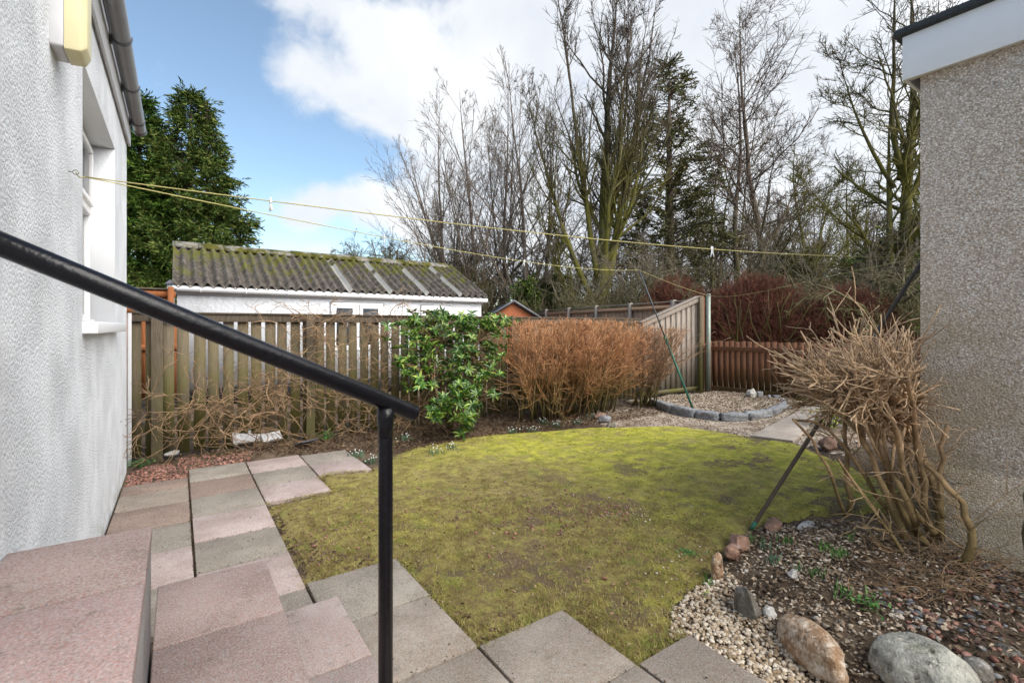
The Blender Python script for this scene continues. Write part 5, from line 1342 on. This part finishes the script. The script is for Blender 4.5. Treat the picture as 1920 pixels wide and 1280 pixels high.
M['rock_brown'] = m_stone('brown_white_rock', (.60, .52, .42), (.30, .19, .11), (.09, .06, .04), 7)
M['rock_grey'] = m_stone('speckled_grey_rock', (.46, .45, .38), (.30, .29, .25), (.08, .07, .055), 8, .35)
M['rock_dark'] = m_stone('dark_grey_rock', (.20, .185, .16), (.12, .105, .085), (.40, .38, .35), 7)
M['rock_pink'] = m_stone('pinkish_rock', (.30, .18, .13), (.22, .13, .09), (.40, .33, .28), 6)
M['rock_white'] = m_stone('white_rock', (.52, .50, .46), (.38, .36, .33), (.15, .13, .11), 8)
M['granite'] = m_stone('granite_block', (.30, .31, .32), (.20, .205, .215), (.48, .48, .47), 14)
RG = 'rocks edging the planting bed'
def lie(p, q, h): a_, b_ = np.array(G(*p, h)), np.array(G(*q, h)); d_ = b_ - a_; return (*((a_ + b_) / 2),), math.atan2(d_[1], d_[0]), float(np.linalg.norm(d_)) / 2


c_, an_, hl_ = lie((1472, 1160), (1572, 1262), .06)
rock('boulder', 'rounded brown and white boulder between the tan pebbles and the big grey one', (*c_, .045), (hl_ * 1.18, .10, .115), an_, 3, M['rock_brown'], 'boulder', RG, .0, .2, flat=.45)
c_, an_, hl_ = lie((1640, 1200), (1860, 1330), .09)
rock('boulder', 'largest boulder, smooth speckled grey, at the bottom edge of the bed', (*c_, .045), (hl_ * 1.2, .16, .165), an_, 7, M['rock_grey'], 'boulder', RG, .0, .16, flat=.8)
c_, an_, hl_ = lie((1385, 1120), (1420, 1158), .03)
rock('boulder', 'pointed dark grey rock standing up beside the pebbles', (*c_, .03), (hl_ * 1.15, .05, .115), an_, 12, M['rock_dark'], 'rock', RG, .30, .2, flat=.8)
rock('boulder', 'small white egg shaped stone between the pointed rock and brown boulder', (*G(1443, 1150, .03), .02), (.05, .04, .045), .3, 14, M['rock_white'], 'rock', RG, 0)
rock('boulder', 'slim brown stone set on end at the lawn edge', (*G(1345, 1062, .05), .03), (.05, .035, .115), .2, 16, M['rock_brown'], 'rock', RG, -.1, .2)
rock('boulder', 'pink brown angular rock at the corner of the bed near the wooden prop', (*G(1385, 1015, .03), .02), (.13, .075, .06), .5, 18, M['rock_pink'], 'rock', RG, 0, .3, flat=.7)
rock('boulder', 'round brown rock just before the pink angular one', (*G(1372, 1032, .03), .02), (.06, .05, .055), .2, 19, M['rock_pink'], 'rock', RG, 0, .25)
rock('boulder', 'flat pinkish stone along the far edge of the bed', (*G(1450, 985, .02), .02), (.16, .06, .035), .35, 21, M['rock_pink'], 'rock', RG, 0, .25)
rock('boulder', 'long flat grey stone behind the green shoots', (*G(1510, 988, .02), .02), (.15, .05, .035), .1, 22, M['rock_white'], 'rock', RG, 0, .2)
rock('boulder', 'dark smooth cobble among the red chips at the right corner', (*G(1830, 1252, .12), .11), (.07, .06, .045), .4, 24, M['rock_dark'], 'rock', RG)
rock('boulder', 'second dark cobble nearer the outbuilding wall', (*G(1890, 1225, .12), .11), (.07, .045, .04), .9, 25, M['rock_dark'], 'rock', RG)
rock('boulder', 'elongated pink granite rock by the concrete path end', (*G(1553, 838), .04), (.16, .11, .10), .4, 27, M['rock_pink'], 'rock', 'rocks beyond the lawn', 0, .25, flat=.7)
rock('boulder', 'grey rounded stone right of the pink path rock', (*G(1580, 838), .03), (.08, .07, .07), .4, 28, M['rock_grey'], 'rock', 'rocks beyond the lawn')
rock('boulder', 'flat pale stone lying at the hedge end of the lawn', (*G(1125, 782), .03), (.17, .07, .05), .2, 30, M['rock_pink'], 'rock', 'rocks beyond the lawn')
rock('boulder', 'angular grey stone at the hedge end of the lawn', (*G(1132, 789), .03), (.12, .06, .07), -.5, 31, M['granite'], 'rock', 'rocks beyond the lawn', 0, .3, flat=.8)
rock('boulder', 'small grey stone on the lawn edge nearest the hedge', (*G(1146, 800), .02), (.12, .07, .05), .2, 32, M['rock_dark'], 'rock', 'rocks beyond the lawn', 0, .3, flat=.8)
rock('boulder', 'white lump of quartz on the raised gravel by the low fence', (*G(1408, 742, .08), .12), (.10, .09, .11), .2, 34, M['rock_white'], 'rock', 'rocks beyond the lawn', 0, .35)
rock('boulder', 'whitish broken stone under the dead climber by the path', (*G(322, 856), .04), (.09, .05, .03), .6, 36, M['rock_white'], 'rock', 'rocks beyond the lawn', 0, .3)
rock('boulder', 'bright white stone among the shoots in the bed', (*G(1488, 1078, .08), .09), (.05, .03, .022), .2, 38, M['rock_white'], 'rock', RG, 0, .3)
rock('boulder', 'flat tan stone slab in the middle of the bed', (*G(1633, 1072, .1), .10), (.06, .03, .012), -.4, 39, M['rock_brown'], 'rock', RG, 0, .3)
rock('boulder', 'small brown stone at the near edge of the shrub litter', (*G(1690, 1060, .1), .11), (.06, .04, .02), .4, 40, M['rock_pink'], 'rock', RG, 0, .3)

# granite kerb ring round raised gravel
ring = [G(px, py + 2, .05) for px, py in RING_PX]
kl = ['leftmost granite kerb block of the raised gravel ring', 'second granite kerb block from the left', 'granite kerb block next to the foot of the green prop', 'granite kerb block in the middle of the front', 'granite kerb block right of the middle of the front', 'long granite kerb block at the right of the ring']
for i in range(6):
    a, b = np.array(ring[i]), np.array(ring[i + 1]); c = (a + b) / 2; d = b - a; L_ = np.linalg.norm(d)
    bm = bmesh.new(); bmesh.ops.create_cube(bm, size=1); bmesh.ops.subdivide_edges(bm, edges=bm.edges[:], cuts=5, use_grid_fill=True)
    for v in bm.verts:
        q = Vector((v.co.x * (L_ - .02), v.co.y * .15, v.co.z * (.17 if i < 2 else .13)))
        n_ = mnoise.noise_vector(Vector((v.co.x * 2 + i * 9, v.co.y * 2, v.co.z * 2))); n2_ = mnoise.noise_vector(Vector((q.x * 14 + i, q.y * 14, q.z * 14)))
        v.co = q + n_ * .03 + n2_ * .012
    V = np.array([v.co[:] for v in bm.verts]); F_ = [[v.index for v in f.verts] for f in bm.faces]; bm.free()
    an_ = math.atan2(d[1], d[0]); Rz = np.array(Matrix.Rotation(an_, 3, 'Z')); mb = MB(); mb.add(V @ Rz.T, F_)
    o = mb.build('kerb_block', M['granite'], None, False); o.location = (c[0], c[1], .04); tag(o, kl[i], 'kerb stone', 'granite kerb blocks round the raised gravel')
RINGP = ring + [(10.95, 4.9), (10.9, 6.9), (9.3, 7.2)]
t = MB(); P = np.array(RINGP)
xs_ = np.arange(P[:, 0].min(), P[:, 0].max(), .07); ys_ = np.arange(P[:, 1].min(), P[:, 1].max(), .07); X, Y = np.meshgrid(xs_, ys_, indexing='ij'); kk = inside(RINGP, X[:-1, :-1] + .035, Y[:-1, :-1] + .035)
idx = np.arange(X.size).reshape(X.shape); q = np.stack([idx[:-1, :-1], idx[1:, :-1], idx[1:, 1:], idx[:-1, 1:]], -1)[kk]; Zr = .045 + .03 * fbm(X, Y, 4, 2.5); us = np.unique(q); rm = np.full(X.size, -1); rm[us] = np.arange(len(us)); V = np.stack([X, Y, Zr], -1).reshape(-1, 3)
t.add(V[us], rm[q]); struct(t.build('raised_gravel', M['gravelbase'], None, True))
# small blocks by the low fence
for (px, py, s_, lab) in ((1424, 742, (.11, .09, .13), 'upright grey granite sett by the low fence'), (1442, 746, (.05, .05, .1), 'thin grey stone stub right of the upright sett'), (1456, 743, (.13, .09, .06), 'low grey granite sett behind the ring end'), (1470, 750, (.11, .08, .07), 'small pale granite sett at the ring end')):
    p = G(px, py, .08); mb = MB(); mb.box((-s_[0] / 2 * 1.2, -s_[1] / 2, 0), (s_[0] / 2 * 1.2, s_[1] / 2, s_[2]), Matrix.Rotation(-.4, 4, 'Z')); o = mb.build('granite_sett', M['granite'], bevel=.015); o.location = (p[0], p[1], .05); tag(o, lab, 'stone block', 'granite setts by the low fence')

# concrete path beyond lawn
pp_ = [G(1408, 817), G(1487, 827), G(1545, 775), G(1500, 770)]
c_ = np.mean(pp_, 0); mb = MB(); mb.prism([tuple(p) for p in pp_[::1]], 'z', -.03, .012)
o = struct(mb.build('concrete_path', M['concrete'], bevel=.004))
pp_ = [G(1549, 772), G(1503, 767), G(1530, 745), G(1570, 748)]; mb = MB(); mb.prism([tuple(p) for p in (pp_[1], pp_[0], pp_[3], pp_[2])], 'z', -.03, .01); struct(mb.build('concrete_path', M['concrete'], bevel=.004))

# white broken boards at the fence foot
for (px, py, w, dpt, h_, rz, tl, lab) in ((466, 838, .36, .05, .13, .12, -.6, 'white painted board propped among the dead vines'), (512, 834, .26, .04, .10, .30, -.8, 'second shorter white board right of the propped one')):
    p = G(px, py); Mx = Matrix.Rotation(rz, 4, 'Z') @ Matrix.Rotation(tl, 4, 'X'); mb = MB(); mb.box((-w / 2, -.02, 0), (w / 2, .02, h_ * 1.3), Mx); mb.box((-w / 2 + .03, -.026, .03), (-w / 2 + .06, -.0205, h_ * 1.1), Mx)
    o = mb.build('white_board', simple('chalky_white_paint', (.62, .62, .63), .15, 14, .7, .004, 30), bevel=.004); o.location = (p[0], p[1], .06); tag(o, lab, 'board', 'white boards in the border')
mb = MB(); p = G(575, 838); mb.box((-.12, -.09, 0), (.12, .09, .02), Matrix.Rotation(.4, 4, 'Z') @ Matrix.Rotation(-.35, 4, 'X')); o = mb.build('slate_piece', M['tile'], bevel=.004); o.location = (p[0], p[1], .06); tag(o, 'dark slate piece tilted beside the path at the border', 'slate')


# ------------------------------------------------------------------ loose stones, litter
def pebbles(name, label, cat, mat, P, seed, s0, s1, flat=.6, sub=I1, sink=.3, extra=.0):
    r = rs(seed); n = len(P); V0, F_ = sub; k = len(V0)
    V0 = V0 * (1 + .0); jit = 1 + r.normal(0, .14, (n, k, 1)); sz = np.exp(r.uniform(math.log(s0), math.log(s1), n))[:, None, None] * .5
    A3 = np.stack([r.uniform(.8, 1.35, n), r.uniform(.7, 1.1, n), r.uniform(flat * .7, flat * 1.3, n)], -1)[:, None, :]
    V = V0[None] * jit * A3 * sz
    ax = r.uniform(-.5, .5, n); c, s = np.cos(ax), np.sin(ax); y = V[..., 1] * c[:, None] - V[..., 2] * s[:, None]; zz = V[..., 1] * s[:, None] + V[..., 2] * c[:, None]; V = np.stack([V[..., 0], y, zz], -1)
    a = r.uniform(0, 6.283, n); c, s = np.cos(a)[:, None], np.sin(a)[:, None]; V = np.stack([V[..., 0] * c - V[..., 1] * s, V[..., 0] * s + V[..., 1] * c, V[..., 2]], -1)
    base = height(P[:, 0], P[:, 1]) + (P[:, 2] if P.shape[1] > 2 else 0) + extra
    V = V + np.stack([P[:, 0], P[:, 1], base + sz[:, 0, 0] * flat * (1 - sink)], -1)[:, None, :]
    F3 = (F_[None] + (np.arange(n) * k)[:, None, None]).reshape(-1, 3)
    mb = MB(); mb.add(V.reshape(-1, 3), F3); return tag(mb.build(name, M[mat], None, False), label, cat, kind='stuff')


def ell(px, py, sx_, sy_, n, seed, lim=None):
    r = rs(seed); q = np.stack([r.normal(px, sx_, n), np.maximum(r.normal(py, sy_, n), HOR + 60)], -1); P = np.array([G(*p) for p in q])
    if lim is not None: P = P[inside(lim, P[:, 0], P[:, 1])]
    return P


FG = scatter(FRONTGRAVEL, 2600, 61); fgx = np.column_stack([FG, rs(1).uniform(0, .012, len(FG))])
pebbles('pebbles', 'tan pebbles between the paving and the boulders', 'pebbles', 'pebble_tan', fgx, 62, .010, .030, .65, I2)
BP = scatter(BED, 5200, 63); BP = BP[fbm(BP[:, 0], BP[:, 1], 64, 6) > -.05]; BP = BP[(BP[:, 0] < GX - .03)]
pebbles('pebbles', 'pale pebbles scattered over the dark soil of the bed', 'pebbles', 'pebble_white', BP[BP[:, 1] > .75], 65, .010, .032, .6, I2)
BQ = scatter(BED, 5200, 163); BQ = BQ[(fbm(BQ[:, 0], BQ[:, 1], 164, 7) > .0) & (BQ[:, 0] < GX - .03) & (BQ[:, 1] > .9)]
pebbles('pebbles', 'small tan pebbles mixed through the soil of the bed', 'pebbles', 'pebble_tan', BQ, 165, .007, .022, .6, I1)
RC = np.vstack([scatter([G(1640, 1110, .1), G(1740, 1060, .1), (4.58, .95), (4.58, -.4), (3.0, .2), G(1800, 1290, .1), G(1640, 1180, .1)], 1200, 66), ell(1750, 1170, 60, 35, 200, 67)]); RC = RC[RC[:, 0] < GX - .04]; RC = RC[(fbm(RC[:, 0], RC[:, 1], 68, 5) > -.35)]
pebbles('stone_chips', 'red stone chips along the outbuilding side of the bed', 'stone chips', 'pebble_red', RC[:640], 69, .018, .055, .4, I1)
pebbles('stone_chips', 'grey stone chips mixed in near the outbuilding wall', 'stone chips', 'pebble_grey', RC[640:980], 70, .018, .055, .4, I1)
FGV = scatter(FARGRAVEL, 7500, 71); pebbles('gravel', 'cream gravel between the lawn and the kerb ring', 'gravel', 'pebble_white', FGV[fbm(FGV[:, 0], FGV[:, 1], 73, 3) > -.45], 72, .015, .04, .6)
RGV = scatter(RINGP, 3800, 74); RGV = RGV[fbm(RGV[:, 0], RGV[:, 1], 75, 3.3) > -.35]; z_r = .045 + .03 * fbm(RGV[:, 0], RGV[:, 1], 4, 2.5) - height(RGV[:, 0], RGV[:, 1])
pebbles('gravel', 'cream gravel heaped inside the granite ring', 'gravel', 'pebble_white', np.column_stack([RGV, z_r]), 76, .02, .045, .6)
HG = scatter([(-.46, 6.36), (.10, 6.4), (.14, 6.66), (.7, 6.66), (.8, 7.0), (-.3, 7.2), (-.46, 6.9)], 1100, 77); pebbles('red_gravel', 'dark red gravel at the foot of the house corner', 'gravel', 'pebble_red', HG, 78, .015, .04, .6)
LR = np.vstack([ell(1150, 962, 26, 10, 90, 80, LAWN), ell(1060, 950, 60, 18, 70, 81, LAWN), ell(1000, 985, 90, 25, 60, 82, LAWN), ell(850, 960, 90, 22, 50, 83, LAWN), ell(690, 990, 60, 18, 40, 84, LAWN), ell(590, 1025, 14, 18, 34, 85, LAWN), ell(1000, 1000, 150, 60, 60, 86, LAWN)])
pebbles('stone_chips', 'red chips strewn over the worn middle of the lawn', 'stone chips', 'pebble_red', LR, 87, .012, .034, .45, I1, .1, .008)
LW = np.vstack([ell(1160, 968, 28, 10, 45, 90, LAWN), ell(1100, 940, 90, 25, 60, 91, LAWN), scatter(LAWN, 150, 92), ell(1280, 1080, 40, 50, 60, 93, LAWN)])
pebbles('stone_chips', 'tiny white chips strewn over the lawn', 'stone chips', 'pebble_white', LW, 94, .008, .022, .6, I1, .1, .01)
CL = np.vstack([scatter([G(503, 946), G(560, 1010), G(640, 1040), G(740, 1048), G(592, 1092), G(530, 1010)], 260, 95), ell(900, 1190, 60, 20, 80, 96, LAWN), scatter(BED, 1600, 97), scatter(FRONTGRAVEL, 600, 98)]); CL = CL[CL[:, 0] < GX - .03]
pebbles('soil_crumbs', 'dark crumbs of soil in the bed and on bare turf', 'soil', 'soil_clod', CL, 99, .008, .035, .6, I1, .3, .002)


def litter(name, label, P, seed, l0, l1, mat='leaf_dead', zoff=.004):
    r = rs(seed); n = len(P); a = r.uniform(0, 6.28, n); d = np.stack([np.cos(a), np.sin(a), r.normal(.1, .25, n)], -1)
    mb = MB(); mb.leaves(np.column_stack([P, height(P[:, 0], P[:, 1]) + zoff + r.uniform(0, .02, n)]), d, np.array((0, 0, 1.)) + r.normal(0, .45, (n, 3)), r.uniform(l0, l1, n), r.uniform(l0, l1, n) * .5, .5)
    return tag(mb.build(name, M[mat]), label, 'leaf litter', kind='stuff')


# grit, moss and soil in the joints of the paving
jr = rs(123); JP = []
for c, lst in cols.items():
    for (y1, y0, k) in lst:
        for _ in range(26): JP.append((jr.uniform(XA[c], XA[c + 1]), y0 + jr.normal(0, .008)))
        for xx in (XA[c], XA[c + 1]):
            for _ in range(22): JP.append((xx + jr.normal(0, .009), jr.uniform(y0, y1)))
        for _ in range(14): JP.append((jr.uniform(XA[c], XA[c + 1]), jr.uniform(y0, y1)))
JP = np.array(JP); JP = JP[JP[:, 0] > WX + .01]; JP = np.column_stack([JP, .004 - height(JP[:, 0], JP[:, 1])])
pebbles('joint_grit', 'dark grit and crumbs in the joints of the paving', 'grit', 'soil_clod', JP, 124, .003, .011, .6, I1, .6)
mb = MB(); EG = []
for (a, b) in (((.665, 4.99), (.665, 3.23)), ((.665, 4.97), (1.27, 4.97)), ((1.28, 5.47), (1.84, 5.47)), ((.665, 3.26), (1.26, 3.26)), ((1.27, 5.5), (1.27, 4.97)), ((1.27, 3.27), (1.27, 2.13)), ((1.27, 2.145), (1.84, 2.145)), ((1.84, 2.14), (1.84, 1.59)), ((1.84, 1.6), (2.24, 1.6))):
    t_ = jr.uniform(0, 1, 420)[:, None]; EG.append(np.array(a) * (1 - t_) + np.array(b) * t_ + jr.normal(0, .022, (420, 2)))
EG = np.vstack(EG); EG = EG[fbm(EG[:, 0], EG[:, 1], 44, 12) > -.3]; blades(mb, EG, 125, .015, .05, .003, 1.9, .02); tag(mb.build('edge_grass', M['blade']), 'ragged grass creeping over the slab edges', 'grass', kind='stuff')
border = [G(240, 865), G(370, 862), G(560, 850), G(700, 845), (2.6, 5.95), (3.4, 6.1), (4.6, 6.0), (6.2, 5.9), (8.4, 6.0), (8.6, 7.3), (-.45, 7.35)]
litter('leaf_litter', 'brown dead leaves along the foot of the fence and hedge', scatter(border, 9000, 111), 112, .02, .055)
litter('leaf_litter', 'brown leaf litter blown over the gravel', scatter(FARGRAVEL + [], 1800, 113), 114, .02, .05, 'bark_chip')
litter('leaf_litter', 'dead leaves and bark bits over the planting bed', (lambda q: q[q[:, 0] < GX - .03])(scatter(BED, 7500, 115)), 116, .008, .045, 'bark_chip')
litter('leaf_litter', 'few dead leaves on the lawn', (lambda q: q[seg_dist(LAWN, q[:, 0], q[:, 1]) < rs(3).exponential(.28, len(q)) + .02])(scatter(LAWN, 5200, 117)), 118, .012, .035, zoff=.015)
litter('leaf_litter', 'brown bits of dead leaf over the worn left and middle of the lawn', (lambda q: q[(fbm(q[:, 0], q[:, 1], 141, 2.5) + .9 - q[:, 0] * .16) > .1])(scatter(LAWN, 2600, 142)), 143, .008, .03, zoff=.014)
RL = scatter(RINGP, 700, 119); litter('leaf_litter', 'brown leaves inside the granite ring', RL, 120, .03, .06, zoff=.11)


# ------------------------------------------------------------------ small plants
def clump(name, label, cat, px, py, seed, k, L0, L1, w, spread, mat, group, flowers=0, lean=.5, h=.0):
    r = rs(seed); c = G(px, py, h); z = float(height(np.array([c[0]]), np.array([c[1]]))[0]); t = root(name, (c[0], c[1], z), label, cat, group)
    mb = MB(); P = np.array(c) + r.normal(0, spread, (k, 2)); a = r.uniform(0, 6.28, k); d = np.stack([np.cos(a) * lean * r.uniform(.1, 1, k), np.sin(a) * lean * r.uniform(.1, 1, k), np.ones(k)], -1); d = unit(d)
    pos = np.column_stack([P, np.full(k, z)]); L = r.uniform(L0, L1, k)
    s = unit(np.cross(d, np.stack([np.cos(a + .8), np.sin(a + .8), 0 * a], -1))); m = pos + d * L[:, None] * .6; tip = pos + d * L[:, None] + np.stack([np.cos(a), np.sin(a), -.3 + 0 * a], -1) * L[:, None] * .14
    V = np.stack([pos - s * w / 2, pos + s * w / 2, m + s * w / 2, m - s * w / 2, tip], 1).reshape(-1, 3); q = np.arange(k * 5).reshape(-1, 5); mb.add(V, q[:, [0, 1, 2, 3]], q[:, [3, 2, 4]])
    mb.build('leaves', M[mat], t)
    if flowers:
        f = MB(); C = pos[:flowers] + np.array((0, 0, 1.)) * L[:flowers, None] * 1.05; C = np.repeat(C, 3, 0); m_ = len(C); a = np.tile(np.array((0, 2.09, 4.19)), flowers)
        f.leaves(C, np.stack([np.cos(a) * .5, np.sin(a) * .5, -np.ones(m_)], -1), np.stack([np.cos(a), np.sin(a), np.ones(m_) * .5], -1), np.full(m_, .018), np.full(m_, .010), .3); f.build('flowers', M['flower'], t)


SG = 'snowdrop clumps along the border'
for i, (px, py, lab, k) in enumerate([(668, 852, 'snowdrop clump right of the farthest grey slab', 60), (697, 862, 'snowdrop clump at the tip of the pale end slab', 45), (815, 852, 'snowdrop clump to the right of the handrail post top', 34), (845, 842, 'snowdrop clump below the glossy shrub', 40), (760, 822, 'snowdrop clump under the dead climber', 40),
                                      (960, 812, 'snowdrop clump at the border left of the hedge stems', 34), (1000, 806, 'snowdrop clump in front of the hedge, second from its left', 34), (1045, 796, 'snowdrop clump under the middle of the orange hedge', 50), (1080, 790, 'snowdrop clump under the right of the orange hedge', 60), (1112, 780, 'dark green clump beside the flat pale stone', 50), (1018, 790, 'snowdrop clump close to the hedge stems', 40)]):
    clump('snowdrop_clump', lab, 'snowdrops', px, py, 1200 + i, k, .05, .11, .006, .055, 'leaf_blue', SG, 9 if i != 9 else 0)
BG = 'bulb shoots in the planting bed'
for i, (px, py, lab, k) in enumerate([(1436, 1030, 'blue green shoots beside the foot of the wooden prop', 24), (1452, 1040, 'blue green shoots just right of those at the prop foot', 22), (1478, 1008, 'short green shoots at the far edge of the bed', 26), (1548, 1030, 'bright green shoots in the centre of the bed', 34), (1578, 1048, 'bright green shoots nearest the shrub stems', 30), (1590, 1015, 'small green shoots below the shrub', 16), (1535, 1080, 'thin green tuft before the central shoots', 18),
                                      (1583, 1120, 'bright green shoots nearer the brown boulder', 26), (1328, 1078, 'little green tuft in front of the slim brown stone', 14), (1410, 1010, 'green shoots beside the pink angular rock', 18), (1498, 1068, 'sparse green tuft by the bright white stone', 12)]):
    clump('green_shoots', lab, 'shoots', px, py, 1300 + i, k, .035, .085, .007, .026, 'leaf_shoot' if i > 1 else 'leaf_blue', BG, 0, .6, .1 if px > 1450 else .03)
def leafy(name, label, px, py, seed, k, rad, ln, mat, hh=0., top=.08, group=None):
    r = rs(seed); c = G(px, py, hh); z = float(height(np.array([c[0]]), np.array([c[1]]))[0]); t = root(name, (c[0], c[1], z), label, 'plant', group)
    C = np.column_stack([np.array(c) + r.normal(0, rad, (k, 2)), z + r.uniform(.01, top, k)]); mb = MB(); d = r.normal(0, 1, (k, 3)) * (1, 1, .4) + (0, 0, .3); mb.leaves(C, d, np.array((0, 0, 1.)) + r.normal(0, .3, (k, 3)), r.uniform(.6, 1.1, k) * ln, r.uniform(.35, .55, k) * ln, .3); mb.build('leaves', M[mat], t)
    s = MB(); j = min(k, 24); B = np.column_stack([np.tile(c, (j, 1)) + r.normal(0, rad * .3, (j, 2)), np.full(j, z)]); s.tubes(np.stack([B, (B + C[:j]) / 2 + (0, 0, .01), C[:j]], 1), np.full((j, 3), .002), 3); s.build('stems', M['leaf_shoot'], t)
leafy('weed_plant', 'low bright green serrated plant right of the brown boulder', 1630, 1140, 1401, 50, .055, .035, 'leaf_shoot', .1, .05, 'small weeds')
leafy('weed_plant', 'dark green weed at the foot of the fence by the house corner', 262, 868, 1402, 110, .08, .04, 'leaf_shoot', 0, .08, 'small weeds')
leafy('weed_plant', 'green weed beside the slate near the path', 610, 828, 1403, 60, .07, .05, 'leaf_shoot', 0, .12, 'small weeds')
leafy('weed_plant', 'dandelion like rosette on the lawn edge by the pebbles', 1292, 1040, 1404, 22, .04, .04, 'leaf_shoot', 0, .02, 'small weeds')
leafy('weed_plant', 'tiny yellow green seedling among the tan pebbles', 1322, 1112, 1405, 10, .015, .022, 'leaf_yellow', 0, .04, 'small weeds')
# yellow-green bush beyond lawn
r = rs(1500); c = G(1555, 800); t = root('yellow_bush', (c[0], c[1], 0), 'small yellow green leafed bush half hidden by the clipped shrub', 'bush')
k = 620; C = np.column_stack([np.array(c) + r.normal(0, .17, (k, 2)), np.clip(r.normal(.42, .2, k), .05, .85)]); mb = MB(); mb.leaves(C, r.normal(0, 1, (k, 3)), r.normal(0, 1, (k, 3)), r.uniform(.04, .07, k), r.uniform(.02, .035, k), .3); mb.build('leaves', M['leaf_yellow'], t)
mb = MB(); B = np.column_stack([np.array(c) + r.normal(0, .04, (40, 2)), np.zeros(40)]); mb.tubes(np.stack([B, (B + C[:40]) / 2, C[:40]], 1), np.full((40, 3), .004), 3); mb.build('stems', M['twig_tan'], t)
